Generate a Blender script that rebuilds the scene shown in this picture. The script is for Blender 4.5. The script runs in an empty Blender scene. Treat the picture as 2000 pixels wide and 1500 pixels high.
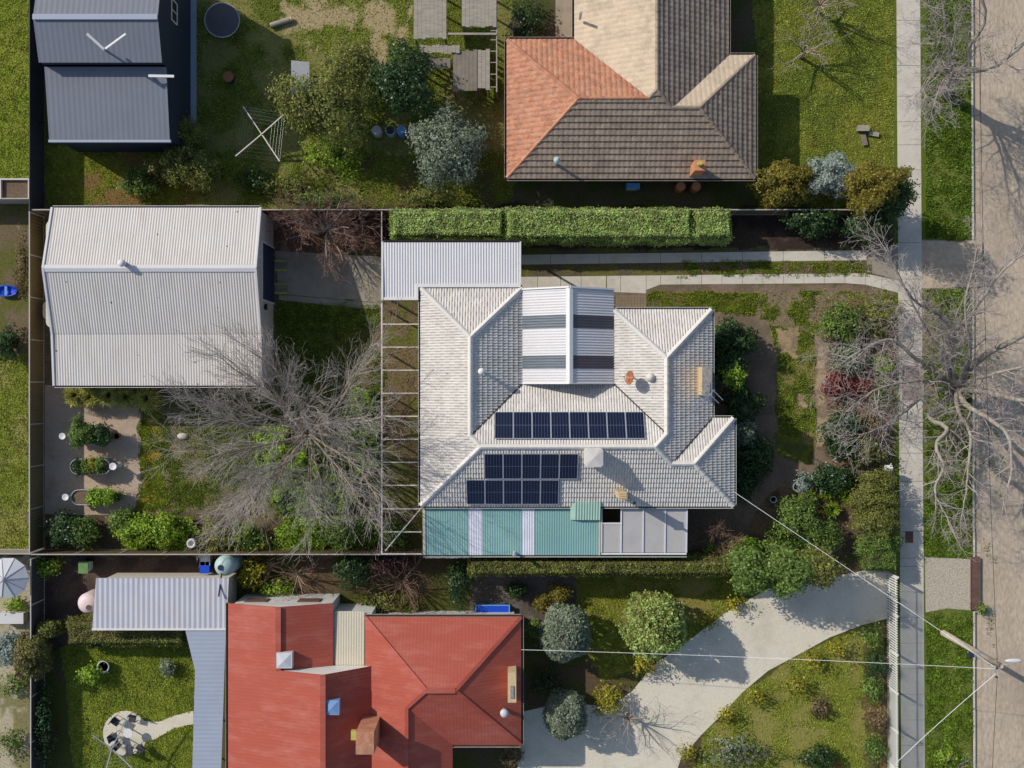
import bpy, bmesh, math, random
import numpy as np
from mathutils import Vector, Matrix
random.seed(7); RNG = np.random.default_rng(7)
SC = bpy.context.scene
R = math.radians
# ------------------------------------------------------------------ camera, sky, sun, exposure
CAMH = 63.0          # flying height of the drone camera (m)
GP = 32.0            # survey scale: ground pixels per metre of the site plan
cam = bpy.data.cameras.new('camera'); camo = bpy.data.objects.new('camera', cam)
SC.collection.objects.link(camo)
camo.location = (0, 0, CAMH); camo.rotation_euler = (0, 0, 0)
cam.sensor_width = 36; cam.lens = GP*CAMH/2000*36; cam.clip_end = 2000; cam.clip_start = 1
SC.camera = camo
SC.render.resolution_x = 1024; SC.render.resolution_y = 768
W = bpy.data.worlds.new('World'); SC.world = W; W.use_nodes = True
nt = W.node_tree; bg = nt.nodes['Background']
sky = nt.nodes.new('ShaderNodeTexSky'); sky.sky_type = 'NISHITA'; sky.sun_disc = False
SUNDIR = Vector((-1.27, 0.74, 1.0)).normalized()      # towards the sun
sky.sun_elevation = math.asin(SUNDIR.z); sky.sun_rotation = math.atan2(SUNDIR.x, SUNDIR.y)
nt.links.new(sky.outputs[0], bg.inputs[0]); bg.inputs[1].default_value = 0.13;
sun = bpy.data.lights.new('sun', 'SUN'); sun.energy = 3.85; sun.angle = R(0.53); sun.color = (1.0, 0.945, 0.855)
suno = bpy.data.objects.new('sun', sun); SC.collection.objects.link(suno)
suno.rotation_euler = SUNDIR.to_track_quat('Z', 'Y').to_euler()
SC.view_settings.view_transform = 'Standard'; SC.view_settings.look = 'None'
SC.view_settings.exposure = 0.0; SC.view_settings.gamma = 1.0

# ------------------------------------------------------------------ helpers
def K(h): return (CAMH-h)/CAMH/GP
def P(px, py, h=0.0):      # survey plan reading -> metres at a height h
    k = K(h); return ((px-1000)*k, (750-py)*k)
def P3(px, py, h): x, y = P(px, py, h); return Vector((x, y, h))
def lin(c): c = c/255.0; return c/12.92 if c <= .04045 else ((c+.055)/1.055)**2.4
def C(r, g, b, f=1.0): return (min(.85, lin(r)*f), min(.85, lin(g)*f), min(.85, lin(b)*f), 1)

class MB:
    def __init__(s): s.v = []; s.f = []
    def add(s, vs, fs):
        n = len(s.v); s.v += [tuple(v) for v in vs]; s.f += [tuple(i+n for i in f) for f in fs]; return s
    def box(s, x0, y0, z0, x1, y1, z1):
        return s.add([(x0,y0,z0),(x1,y0,z0),(x1,y1,z0),(x0,y1,z0),(x0,y0,z1),(x1,y0,z1),(x1,y1,z1),(x0,y1,z1)],
              [(0,3,2,1),(4,5,6,7),(0,1,5,4),(1,2,6,5),(2,3,7,6),(3,0,4,7)])
    def bar(s, a, b, w, h):      # rectangular bar from a to b, w wide (level), h deep
        a = Vector(a); b = Vector(b); t = (b-a).normalized()
        u = t.cross(Vector((0,0,1)))
        if u.length < 1e-3: u = Vector((1,0,0))
        u.normalize(); n = u.cross(t).normalized(); u = u*w/2; n = n*h/2
        vs = [a-u-n, a+u-n, a+u+n, a-u+n, b-u-n, b+u-n, b+u+n, b-u+n]
        return s.add(vs, [(0,1,2,3),(7,6,5,4),(0,4,5,1),(1,5,6,2),(2,6,7,3),(3,7,4,0)])
    def prism(s, poly, z0, z1):
        n = len(poly); ar = sum(poly[i][0]*poly[(i+1)%n][1]-poly[(i+1)%n][0]*poly[i][1] for i in range(n))
        if ar < 0: poly = poly[::-1]
        vs = [(p[0],p[1],z0) for p in poly]+[(p[0],p[1],z1) for p in poly]
        fs = [tuple(range(n))[::-1], tuple(range(n,2*n))]+[(i,(i+1)%n,n+(i+1)%n,n+i) for i in range(n)]
        return s.add(vs, fs)
    def poly(s, pts):
        return s.add(pts, [tuple(range(len(pts)))])
    def tube(s, pts, rad, n=8, cap=True):
        pts = [Vector(p) for p in pts]
        if not hasattr(rad, '__len__'): rad = [rad]*len(pts)
        vs = []
        for i, p in enumerate(pts):
            t = (pts[min(i+1,len(pts)-1)]-pts[max(i-1,0)]).normalized()
            ref = Vector((0.13,0.31,0.94)) if abs(t.z) < .8 else Vector((0.95,0.2,0.1))
            a = t.cross(ref).normalized(); b = t.cross(a)
            for j in range(n):
                q = 2*math.pi*j/n; vs.append(p+(a*math.cos(q)+b*math.sin(q))*rad[i])
        fs = [(i*n+j, i*n+(j+1)%n, (i+1)*n+(j+1)%n, (i+1)*n+j) for i in range(len(pts)-1) for j in range(n)]
        if cap: fs += [tuple(range(n)), tuple(range((len(pts)-1)*n, len(pts)*n))[::-1]]
        return s.add(vs, fs)
    def lathe(s, x, y, prof, n=20, sx=1, sy=1):
        vs = []
        for r, z in prof:
            for j in range(n):
                q = 2*math.pi*j/n; vs.append((x+r*sx*math.cos(q), y+r*sy*math.sin(q), z))
        m = len(prof)
        fs = [(i*n+j, i*n+(j+1)%n, (i+1)*n+(j+1)%n, (i+1)*n+j) for i in range(m-1) for j in range(n)]
        fs += [tuple(range(n))[::-1], tuple(range((m-1)*n, m*n))]
        return s.add(vs, fs)
    def build(s, name, mat, parent=None, smooth=False):
        me = bpy.data.meshes.new(name); me.from_pydata(s.v, [], s.f); me.update()
        return link(name, me, mat, parent, smooth)

def link(name, me, mat, parent=None, smooth=False):
    o = bpy.data.objects.new(name, me); SC.collection.objects.link(o)
    if mat: me.materials.append(mat)
    if smooth: me.polygons.foreach_set('use_smooth', [True]*len(me.polygons))
    if parent:
        o.parent = parent; o.matrix_parent_inverse = Matrix.Translation(-parent.location)
    return o
def np_obj(name, V, n, mat, parent=None, smooth=False):     # V: (N*n,3) consecutive n-gons
    me = bpy.data.meshes.new(name); N = len(V)//n
    me.vertices.add(len(V)); me.vertices.foreach_set('co', np.ascontiguousarray(V, dtype=np.float32).ravel())
    me.loops.add(N*n); me.loops.foreach_set('vertex_index', np.arange(N*n, dtype=np.int32))
    me.polygons.add(N); me.polygons.foreach_set('loop_start', np.arange(0, N*n, n, dtype=np.int32))
    me.polygons.foreach_set('loop_total', np.full(N, n, dtype=np.int32))
    me.update(calc_edges=True)
    return link(name, me, mat, parent, smooth)
def tag(o, label=None, cat=None, group=None, kind=None):
    if label: o['label'] = label
    if cat: o['category'] = cat
    if group: o['group'] = group
    if kind: o['kind'] = kind
    return o
def thing(name, label, cat, loc=(0,0,0), group=None):
    o = bpy.data.objects.new(name, None); SC.collection.objects.link(o); o.empty_display_size = .3
    o.location = loc; return tag(o, label, cat, group)
def copy_thing(root, loc, rz=0, label=None):
    r = root.copy(); SC.collection.objects.link(r); r.location = loc; r.rotation_euler = (0,0,rz)
    if label: r['label'] = label
    for ch in list(root.children):
        c = ch.copy(); SC.collection.objects.link(c); c.parent = r
        for g in ch.children:
            d = g.copy(); SC.collection.objects.link(d); d.parent = c
    return r
def struct(o): o['kind'] = 'structure'; return o

# ------------------------------------------------------------------ materials
def nodes(name):
    m = bpy.data.materials.new(name); m.use_nodes = True
    n = m.node_tree; b = n.nodes['Principled BSDF']; return m, n, b
def mat(name, col, rough=.6, var=.12, scale=3.0, metal=0.0, bump=0.0, bscale=40.0, dirt=None, dscale=.6, damt=.5, spec=.35, stretch=None, cell=0, spots=0):
    m, n, b = nodes(name); N = n.nodes; L = n.links
    b.inputs['Roughness'].default_value = rough; b.inputs['Metallic'].default_value = metal
    b.inputs['Specular IOR Level'].default_value = spec
    geo = N.new('ShaderNodeNewGeometry'); mp = N.new('ShaderNodeMapping'); L.new(geo.outputs['Position'], mp.inputs['Vector'])
    if stretch: mp.inputs['Scale'].default_value = stretch
    nz = N.new('ShaderNodeTexNoise'); nz.inputs['Scale'].default_value = scale; nz.inputs['Detail'].default_value = 6; nz.inputs['Roughness'].default_value = .65
    L.new(mp.outputs[0], nz.inputs['Vector'])
    ramp = N.new('ShaderNodeMapRange'); ramp.inputs[1].default_value = .3; ramp.inputs[2].default_value = .7
    ramp.inputs[3].default_value = 1-var; ramp.inputs[4].default_value = 1+var; L.new(nz.outputs['Fac'], ramp.inputs[0])
    vm = N.new('ShaderNodeVectorMath'); vm.operation = 'SCALE'; vm.inputs[0].default_value = col[:3]; L.new(ramp.outputs[0], vm.inputs['Scale'])
    out = vm.outputs[0]
    if dirt:
        n2 = N.new('ShaderNodeTexNoise'); n2.inputs['Scale'].default_value = dscale; n2.inputs['Detail'].default_value = 8; n2.inputs['Roughness'].default_value = .7
        L.new(mp.outputs[0], n2.inputs['Vector'])
        r2 = N.new('ShaderNodeMapRange'); r2.inputs[1].default_value = .48; r2.inputs[2].default_value = .72; r2.inputs[4].default_value = damt
        L.new(n2.outputs['Fac'], r2.inputs[0])
        mx = N.new('ShaderNodeMix'); mx.data_type = 'RGBA'; L.new(r2.outputs[0], mx.inputs[0]); L.new(out, mx.inputs[6]); mx.inputs[7].default_value = dirt
        out = mx.outputs[2]
    if cell:      # tile-to-tile difference
        vo = N.new('ShaderNodeTexVoronoi'); vo.inputs['Scale'].default_value = 3.0; L.new(geo.outputs['Position'], vo.inputs['Vector'])
        sx = N.new('ShaderNodeSeparateColor'); L.new(vo.outputs['Color'], sx.inputs[0])
        r4 = N.new('ShaderNodeMapRange'); r4.inputs[3].default_value = 1-cell; r4.inputs[4].default_value = 1+cell*.6; L.new(sx.outputs[0], r4.inputs[0])
        v4 = N.new('ShaderNodeVectorMath'); v4.operation = 'SCALE'; L.new(out, v4.inputs[0]); L.new(r4.outputs[0], v4.inputs['Scale']); out = v4.outputs[0]
    if spots:     # lichen and dirt spots
        vo = N.new('ShaderNodeTexVoronoi'); vo.inputs['Scale'].default_value = 1.5; L.new(geo.outputs['Position'], vo.inputs['Vector'])
        sx = N.new('ShaderNodeSeparateColor'); L.new(vo.outputs['Color'], sx.inputs[0])
        rr_ = N.new('ShaderNodeMath'); rr_.operation = 'MULTIPLY'; L.new(sx.outputs[1], rr_.inputs[0]); rr_.inputs[1].default_value = .1
        lt_ = N.new('ShaderNodeMath'); lt_.operation = 'LESS_THAN'; L.new(vo.outputs['Distance'], lt_.inputs[0]); L.new(rr_.outputs[0], lt_.inputs[1])
        ml = N.new('ShaderNodeMath'); ml.operation = 'MULTIPLY'; L.new(lt_.outputs[0], ml.inputs[0]); ml.inputs[1].default_value = spots
        mx5 = N.new('ShaderNodeMix'); mx5.data_type = 'RGBA'; L.new(ml.outputs[0], mx5.inputs[0]); L.new(out, mx5.inputs[6]); mx5.inputs[7].default_value = (.05,.045,.035,1); out = mx5.outputs[2]
    L.new(out, b.inputs['Base Color'])
    if bump:
        n3 = N.new('ShaderNodeTexNoise'); n3.inputs['Scale'].default_value = bscale; n3.inputs['Detail'].default_value = 4
        L.new(geo.outputs['Position'], n3.inputs['Vector'])
        bp = N.new('ShaderNodeBump'); bp.inputs['Strength'].default_value = bump; bp.inputs['Distance'].default_value = .03
        L.new(n3.outputs['Fac'], bp.inputs['Height']); L.new(bp.outputs[0], b.inputs['Normal'])
    return m
def leafmat(name, c1, c2, c3=None, gloss=.55, trans=.35, f=1.7):
    c1, c2, c3 = [None if c is None else tuple(min(.8, q*f) for q in c[:3])+(1,) for c in (c1, c2, c3)]
    m, n, b = nodes(name); N = n.nodes; L = n.links
    geo = N.new('ShaderNodeNewGeometry')
    cr = N.new('ShaderNodeValToRGB'); e = cr.color_ramp.elements
    e[0].position = 0; e[0].color = c1; e[1].position = .75; e[1].color = c2
    if c3: q = e.new(1.0); q.color = c3
    L.new(geo.outputs['Random Per Island'], cr.inputs[0])
    nz = N.new('ShaderNodeTexNoise'); nz.inputs['Scale'].default_value = 1.6; nz.inputs['Detail'].default_value = 3; L.new(geo.outputs['Position'], nz.inputs['Vector'])
    mr = N.new('ShaderNodeMapRange'); mr.inputs[1].default_value = .3; mr.inputs[2].default_value = .7; mr.inputs[3].default_value = .6; mr.inputs[4].default_value = 1.35
    L.new(nz.outputs['Fac'], mr.inputs[0])
    vm = N.new('ShaderNodeVectorMath'); vm.operation = 'SCALE'; L.new(cr.outputs[0], vm.inputs[0]); L.new(mr.outputs[0], vm.inputs['Scale'])
    L.new(vm.outputs[0], b.inputs['Base Color']); b.inputs['Roughness'].default_value = gloss
    b.inputs['Specular IOR Level'].default_value = .3
    tr = N.new('ShaderNodeBsdfTranslucent'); L.new(vm.outputs[0], tr.inputs[0])
    mx = N.new('ShaderNodeMixShader'); mx.inputs[0].default_value = trans
    L.new(b.outputs[0], mx.inputs[1]); L.new(tr.outputs[0], mx.inputs[2]); L.new(mx.outputs[0], n.nodes['Material Output'].inputs[0])
    return m
M = {}
M['tile'] = mat('white_roof_tile', C(203,197,189), .75, .07, 1.5, bump=.15, bscale=60, dirt=C(185,178,168), dscale=1.1, damt=.55, spec=.15, cell=.09, spots=.35)
M['cap'] = mat('white_ridge_tile', C(208,203,196), .75, .05, 2, dirt=C(190,185,178), damt=.4, spec=.15)
M['zinc'] = mat('off_white_metal_sheet', C(200,194,187), .62, .05, .8, dirt=C(182,174,165), dscale=1.3, damt=.6, spec=.25, stretch=(2.2,.35,1), spots=.8)
M['zinc2'] = mat('cool_white_metal_sheet', C(202,199,199), .62, .04, .8, spec=.3)
M['white'] = mat('white_paint', C(214,212,208), .5, .05, 4)
M['cream'] = mat('cream_wall', C(205,196,182), .85, .08, 2)
M['shedwall'] = mat('grey_cream_wall', C(176,166,156), .8, .08, 1)
M['dark'] = mat('dark_opening', C(28,28,30), .6, .1)
M['roller'] = mat('dark_blue_roller_door', C(42,54,74), .5, .08)
M['gutin'] = mat('gutter_inside', C(70,62,58), .8, .2)  # dark colour standing in for shade inside the gutters; valley flashing uses it too
M['lightstrip'] = mat('tinted_translucent_sheet', C(92,100,108), .35, .15, 1.0, stretch=(1,6,1), spec=.5)
M['lightstrip2'] = mat('dark_translucent_sheet', C(66,66,74), .35, .2, 1.0, dirt=C(90,62,60), dscale=.9, damt=.8, spec=.5)
M['green'] = mat('green_polycarbonate', C(128,166,160), .4, .12, 1.2, spec=.4, dirt=C(96,142,146), damt=.5)
M['green2'] = mat('pale_green_metal', C(160,190,172), .5, .08, 1.2)
M['polywhite'] = mat('clear_polycarbonate', C(206,206,216), .4, .08, 1.2, spec=.4)
M['greypoly'] = mat('grey_polycarbonate', C(176,172,168), .5, .05, .8, dirt=C(160,154,146), damt=.6)
M['brickc'] = mat('cream_brick', C(196,172,132), .9, .15, 8, bump=.4, bscale=20)
M['mortar'] = mat('chimney_crown', C(140,136,130), .9, .3, 6, dirt=C(90,86,82), dscale=4)
M['brickr'] = mat('orange_brick', C(186,128,92), .9, .15, 6)
M['steel'] = mat('galvanised_steel', C(176,178,180), .4, .1, 5, metal=.5)
M['steel2'] = mat('brushed_bracket_steel', C(150,160,175), .35, .1, 5, metal=.4)
M['rust'] = mat('rusty_plate', C(104,78,68), .8, .2, 2, dirt=C(70,55,52), dscale=1.5, damt=.8)
M['dish'] = mat('rusty_dish', C(150,92,56), .7, .25, 8, dirt=C(190,140,110), dscale=6)
M['concrete'] = mat('pale_concrete', C(198,190,176), .9, .08, 1.2, bump=.15, bscale=50, dirt=C(168,158,142), dscale=.9, damt=.6, spec=.15)
M['concrete2'] = mat('old_driveway_concrete', C(152,143,126), .9, .14, 1.0, bump=.15, dirt=C(124,114,96), dscale=.8, damt=.75, spec=.15)
M['kerb'] = mat('kerb_concrete', C(184,166,142), .9, .14, 1.5, dirt=C(142,122,98), dscale=1.2, damt=.7, spec=.15)
M['paver'] = mat('brown_paver', C(132,116,96), .9, .14, 4, spec=.15)
M['gravel'] = mat('beige_gravel', C(180,160,140), .95, .22, 14, bump=.7, bscale=30, dirt=C(130,110,92), dscale=.7, damt=.6, spec=.1)
M['gravelw'] = mat('pale_driveway_gravel', C(212,203,184), .95, .16, 16, bump=.6, bscale=30, dirt=C(178,168,146), dscale=.5, damt=.7, spec=.1)
M['gravelr'] = mat('mixed_pebble_gravel', C(182,172,154), .95, .5, 22, bump=.8, bscale=30, dirt=C(120,106,86), dscale=9, damt=.8, spec=.1)
M['fence'] = mat('olive_brown_steel_fence', C(112,98,70), .6, .1, 1.0)
M['fencecap'] = mat('pale_fence_capping', C(176,168,160), .6, .1)
M['darkfence'] = mat('dark_grey_fence', C(62,64,70), .7, .15)  # on the northern fence this dark grey stands for shade
M['pergola'] = mat('cream_steel_beam', C(208,196,186), .5, .06)
M['wood'] = mat('weathered_grey_timber', C(156,148,134), .9, .2, 2, dirt=C(120,112,98), dscale=1.4, damt=.7, stretch=(1,5,1))
M['wood2'] = mat('brown_grey_timber', C(128,118,104), .9, .2, 2)
M['ply'] = mat('green_yellow_ramp_board', C(176,168,84), .8, .15, 3)
M['pole'] = mat('power_pole_timber', C(168,156,140), .9, .2, 3, bump=.3)
M['bark'] = mat('grey_bark', C(146,136,126), .95, .3, 3, bump=.5, bscale=18, dirt=C(176,180,164), dscale=2.2, damt=.7)
M['bark2'] = mat('brown_bark', C(146,130,112), .95, .3, 4, dirt=C(165,152,134), dscale=2.5, damt=.7)
M['twig'] = mat('pale_grey_twig', C(162,151,146), .9, .25, 1.5)
M['twig2'] = mat('mauve_brown_twig', C(166,157,150), .9, .3, 1.5)
M['twigr'] = mat('reddish_brown_twig', C(138,108,94), .9, .3, 1.5)
M['stem'] = mat('shrub_stem', C(92,76,58), .95, .25, 5)
M['cable'] = mat('white_cable', C(232,230,232), .5, .02)
M['cableb'] = mat('black_cable', C(26,26,30), .6, .02)
M['terra'] = mat('terracotta_pot', C(150,96,66), .85, .15, 6)
M['soil'] = mat('bed_soil', C(106,90,72), .95, .3, 8, bump=.5)
M['galv'] = mat('galvanised_trough', C(150,152,150), .5, .1, 4, metal=.3)
M['bluep'] = mat('bright_blue_plastic', C(24,70,190), .4, .06)
M['bluep2'] = mat('light_blue_plastic', C(96,150,200), .4, .08)
M['pinkt'] = mat('pale_pink_plastic', C(214,192,190), .5, .06)
M['tankg'] = mat('pale_green_tank', C(160,182,178), .5, .06)
M['canvas'] = mat('grey_canvas', C(190,190,194), .8, .06)
M['orange'] = mat('faded_orange_tile', C(178,122,94), .8, .2, 5, dirt=C(170,144,124), dscale=2.2, damt=.6, cell=.2)
M['beige'] = mat('pale_beige_tile', C(196,176,152), .85, .06, 2, dirt=C(150,138,116), dscale=.9, damt=.7, cell=.08)
M['brown'] = mat('brown_grey_tile', C(150,132,114), .8, .14, 2, dirt=C(112,98,88), dscale=.9, damt=.6, cell=.15)
M['red'] = mat('red_metal_sheet', C(162,78,62), .75, .05, .8, dirt=C(184,120,106), dscale=1.0, damt=.5, stretch=(.4,1.6,1))
M['darkroof'] = mat('slate_grey_metal_sheet', C(112,116,126), .55, .05, .8)
M['darkwall'] = mat('dark_blue_grey_cladding', C(38,48,64), .7, .1)
M['greyroof'] = mat('light_grey_metal_sheet', C(178,178,186), .6, .06, .8, dirt=C(190,180,170), damt=.5)
M['bluegrey'] = mat('blue_grey_metal_sheet', C(152,160,174), .55, .05, .8)
M['creamroof'] = mat('cream_metal_sheet', C(196,188,166), .6, .05, .8)
M['panelframe'] = mat('aluminium_panel_frame', C(190,192,200), .35, .03, metal=.3)
M['skylight'] = mat('skylight_glass', C(120,150,190), .2, .1, 1, spec=.6)
def solar_mat():
    m, n, b = nodes('solar_cells'); N = n.nodes; L = n.links
    tc = N.new('ShaderNodeTexCoord'); sp = N.new('ShaderNodeSeparateXYZ'); L.new(tc.outputs['Generated'], sp.inputs[0])
    def lines(sock, count, w):
        a = N.new('ShaderNodeMath'); a.operation = 'MULTIPLY'; L.new(sock, a.inputs[0]); a.inputs[1].default_value = count
        f = N.new('ShaderNodeMath'); f.operation = 'PINGPONG'; L.new(a.outputs[0], f.inputs[0]); f.inputs[1].default_value = .5
        g = N.new('ShaderNodeMath'); g.operation = 'LESS_THAN'; L.new(f.outputs[0], g.inputs[0]); g.inputs[1].default_value = w; return g.outputs[0]
    a = lines(sp.outputs[0], 6, .035); c = lines(sp.outputs[1], 20, .03); d = lines(sp.outputs[1], 2, .012)
    mx = N.new('ShaderNodeMath'); mx.operation = 'MAXIMUM'; L.new(a, mx.inputs[0]); L.new(d, mx.inputs[1])
    m1 = N.new('ShaderNodeMix'); m1.data_type = 'RGBA'; L.new(c, m1.inputs[0]); m1.inputs[6].default_value = C(11,17,38); m1.inputs[7].default_value = C(20,28,54)
    m2 = N.new('ShaderNodeMix'); m2.data_type = 'RGBA'; L.new(mx.outputs[0], m2.inputs[0]); L.new(m1.outputs[2], m2.inputs[6]); m2.inputs[7].default_value = C(92,102,130)
    L.new(m2.outputs[2], b.inputs['Base Color']); b.inputs['Roughness'].default_value = .25; b.inputs['Specular IOR Level'].default_value = .5
    return m
M['solar'] = solar_mat()
L_ = {}
L_['hedge'] = leafmat('hedge_leaf', C(100,118,58), C(132,150,82), C(166,176,112), f=1.85)
L_['olive'] = leafmat('olive_green_leaf', C(84,90,42), C(120,124,58), C(148,146,78), f=1.2)
L_['dark'] = leafmat('dark_green_leaf', C(36,58,32), C(62,88,46), C(92,116,66), gloss=.35, f=1.1)
L_['bright'] = leafmat('bright_green_leaf', C(96,126,34), C(136,164,50), C(176,190,76), f=1.2)
L_['mid'] = leafmat('mid_green_leaf', C(74,98,42), C(106,130,58), C(138,154,80), f=1.15)
L_['grey'] = leafmat('grey_green_leaf', C(100,112,88), C(132,142,118), C(164,172,150), f=1.05)
L_['silver'] = leafmat('silver_leaf', C(120,134,124), C(158,170,160), C(190,198,190), f=1.0)
L_['gold'] = leafmat('golden_green_leaf', C(96,92,30), C(134,122,44), C(156,142,64), f=1.0)
L_['yellow'] = leafmat('yellow_leaf', C(116,116,30), C(158,150,44), C(186,178,66), f=1.1)
L_['red'] = leafmat('red_leaf', C(110,34,34), C(158,58,56), C(150,84,50), f=0.75)
L_['brown'] = leafmat('dry_brown_leaf', C(92,78,54), C(124,106,74), C(150,132,96), f=1.1)
L_['tuss'] = leafmat('tussock_blade', C(134,136,68), C(178,174,94), C(204,198,124), f=1.3)
L_['strap'] = leafmat('strap_leaf', C(76,104,26), C(120,140,36), C(158,168,60), f=1.2)
L_['purple'] = leafmat('purple_brown_leaf', C(70,44,46), C(96,64,64), C(120,84,84), f=1.0)
L_['lawn'] = leafmat('lawn_blade', C(88,104,38), C(116,128,48), C(146,148,72), gloss=.8, f=1.7)
L_['verge'] = leafmat('verge_blade', C(86,112,36), C(114,136,46), C(140,158,66), gloss=.8, f=1.35)
L_['lawnn'] = leafmat('neighbour_lawn_blade', C(104,116,48), C(132,138,62), C(150,152,80), gloss=.8, f=1.85)
L_['litter'] = leafmat('leaf_litter', C(96,78,58), C(132,112,84), C(170,146,108), gloss=.8, f=1.2)

# ------------------------------------------------------------------ noise + ground sheet
def vnoise(x, y, s, seed):
    r = np.random.default_rng(seed).random((256, 256)); x = x/s+57.3; y = y/s+91.7
    xi = np.floor(x).astype(int); yi = np.floor(y).astype(int); fx = x-xi; fy = y-yi
    fx = fx*fx*(3-2*fx); fy = fy*fy*(3-2*fy)
    a = r[xi%256, yi%256]; b = r[(xi+1)%256, yi%256]; c = r[xi%256, (yi+1)%256]; d = r[(xi+1)%256, (yi+1)%256]
    return (a*(1-fx)+b*fx)*(1-fy)+(c*(1-fx)+d*fx)*fy
def fbm(x, y, s, seed, o=4):
    t = 0; a = .5; n = 0
    for i in range(o): t = t+a*vnoise(x, y, s, seed+i*17); n += a; a *= .55; s *= .5
    return t/n
def pip(poly, X, Y):
    ins = np.zeros(X.shape, bool); n = len(poly)
    for i in range(n):
        x0, y0 = poly[i]; x1, y1 = poly[(i+1)%n]
        if y0 == y1: continue
        c = ((y0 > Y) != (y1 > Y)) & (X < (x1-x0)*(Y-y0)/(y1-y0)+x0); ins ^= c
    return ins
GX0, GX1, GY0, GY1, GS = -34.0, 34.0, -26.0, 26.0, .125
gx = np.arange(GX0, GX1+1e-6, GS); gy = np.arange(GY0, GY1+1e-6, GS)
X, Y = np.meshgrid(gx, gy); X = X.ravel(); Y = Y.ravel()
wx = X+(fbm(X, Y, 1.2, 3)-.5)*1.0; wy = Y+(fbm(X, Y, 1.2, 9)-.5)*1.0
GC = np.zeros((len(X), 3)); GR = {}
def sm(a, lo, hi): t = np.clip((a-lo)/(hi-lo), 0, 1); return t*t*(3-2*t)
def paint(poly, c1, c2, s=1.0, lo=.4, hi=.6, seed=1, warp=1.0, grass=None):
    pw = [P(*q) for q in poly] if poly else None
    m = pip(pw, X+(wx-X)*warp, Y+(wy-Y)*warp) if pw else np.ones(len(X), bool)
    f = sm(fbm(X, Y, s, seed), lo, hi)[:, None]
    c1 = np.array(C(*c1)[:3]); c2 = np.array(C(*c2)[:3])
    GC[m] = (c1*(1-f)+c2*f)[m]
    for k in GR: GR[k][m] = 0
    if grass:
        g, which = grass; a = GR.setdefault(g, np.zeros(len(X)))
        a[m] = ((.12+.88*(1-f[:, 0])) if which == 1 else f[:, 0] if which == 2 else np.ones(len(X)))[m]
def rect(x0, y0, x1, y1): return [(x0,y0),(x1,y0),(x1,y1),(x0,y1)]
paint(None, (86,88,44), (104,88,66), 2.0, seed=2)
# north neighbours
paint(rect(375,-60,1000,412), (100,110,44), (126,122,70), 1.6, .42, .66, seed=5, grass=('lawnn',1))
paint([(545,-40),(800,-40),(810,150),(700,150),(600,90),(545,60)], (120,126,56), (166,148,112), 1.3, .42, .6, seed=6, grass=('lawnn',1))
paint(rect(700,300,1000,412), (104,108,42), (92,84,50), 1.2, .45, .7, seed=7, grass=('lawnn',1))
paint(rect(85,285,380,412), (118,122,40), (120,96,60), 1.2, .45, .65, seed=8, grass=('lawnn',1))
paint(rect(1000,-60,1480,412), (70,78,40), (84,78,60), 1.5, seed=10)
paint(rect(1475,-60,1752,412), (124,126,50), (96,108,42), 1.8, .35, .65, seed=11, grass=('lawnn',0))
paint(rect(-100,-60,64,352), (124,138,44), (140,144,56), 1.8, seed=12, grass=('lawnn',0))
paint(rect(-100,352,64,700), (112,98,76), (96,96,50), 1.2, seed=13)
paint(rect(-100,690,58,1075), (124,132,52), (144,138,78), 1.4, seed=14, grass=('lawnn',0))
# the block itself
paint(rect(58,412,545,1085), (118,104,88), (100,92,70), 1.0, seed=20)
paint(rect(530,412,750,500), (112,86,66), (92,74,58), .7, seed=21)
paint(rect(540,585,750,1080), (98,102,48), (112,100,72), 1.1, .42, .62, seed=22, grass=('lawn',1))
paint([(545,585),(740,598),(735,640),(700,740),(545,760)], (78,94,34), (96,100,46), 1.1, .4, .7, seed=23, grass=('lawn',0), warp=.4)
paint([(270,780),(545,740),(640,760),(740,760),(745,1010),(270,1005)], (98,104,48), (118,108,80), 1.0, .42, .66, seed=24, grass=('lawn',1))
paint([(274,790),(308,800),(318,900),(330,995),(268,1000)], (140,140,40), (160,126,50), .8, .5, .7, seed=25, grass=('lawn',1), warp=.6)
paint(rect(745,590,830,1080), (112,98,70), (100,100,48), .8, .45, .6, seed=26)
paint([(88,1002),(270,1002),(745,1010),(745,1084),(88,1084)], (84,72,56), (112,98,74), .8, seed=27)
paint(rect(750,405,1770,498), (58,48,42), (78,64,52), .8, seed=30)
paint(rect(1020,486,1700,566), (96,88,68), (104,100,56), .9, seed=31)
paint(rect(1330,510,1700,540), (112,110,44), (110,92,72), .7, .45, .6, seed=32, grass=('lawn',1), warp=.5)
paint(rect(1200,555,1760,1085), (128,110,92), (112,98,82), .9, seed=33)
paint([(1265,572),(1480,570),(1475,618),(1395,608),(1265,606)], (116,118,26), (104,96,60), 1.2, .5, .72, seed=34, grass=('lawn',1), warp=.6)
paint([(1478,572),(1745,566),(1755,590),(1660,590),(1600,640),(1560,640),(1480,625)], (110,116,40), (132,116,94), .8, .42, .55, seed=35, grass=('lawn',1))
paint([(1500,630),(1560,640),(1600,650),(1598,700),(1590,890),(1560,895),(1518,850),(1516,700)], (104,112,36), (128,118,72), .9, .45, .68, seed=36, grass=('lawn',1), warp=.5)
paint([(1515,640),(1560,630),(1562,700),(1520,690)], (160,138,104), (132,116,96), .5, seed=37)
paint([(1560,770),(1580,772),(1576,796),(1556,792)], (168,146,120), (140,120,98), .5, seed=38)
paint([(1590,650),(1616,650),(1612,860),(1592,870)], (170,150,120), (136,118,98), .5, seed=39, warp=.6)
paint([(1516,840),(1545,848),(1592,880),(1585,905),(1520,890)], (98,106,36), (84,86,44), .5, seed=40, warp=.6)  # darker patch painted in the outline of the chimney's shadow on the lawn
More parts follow.
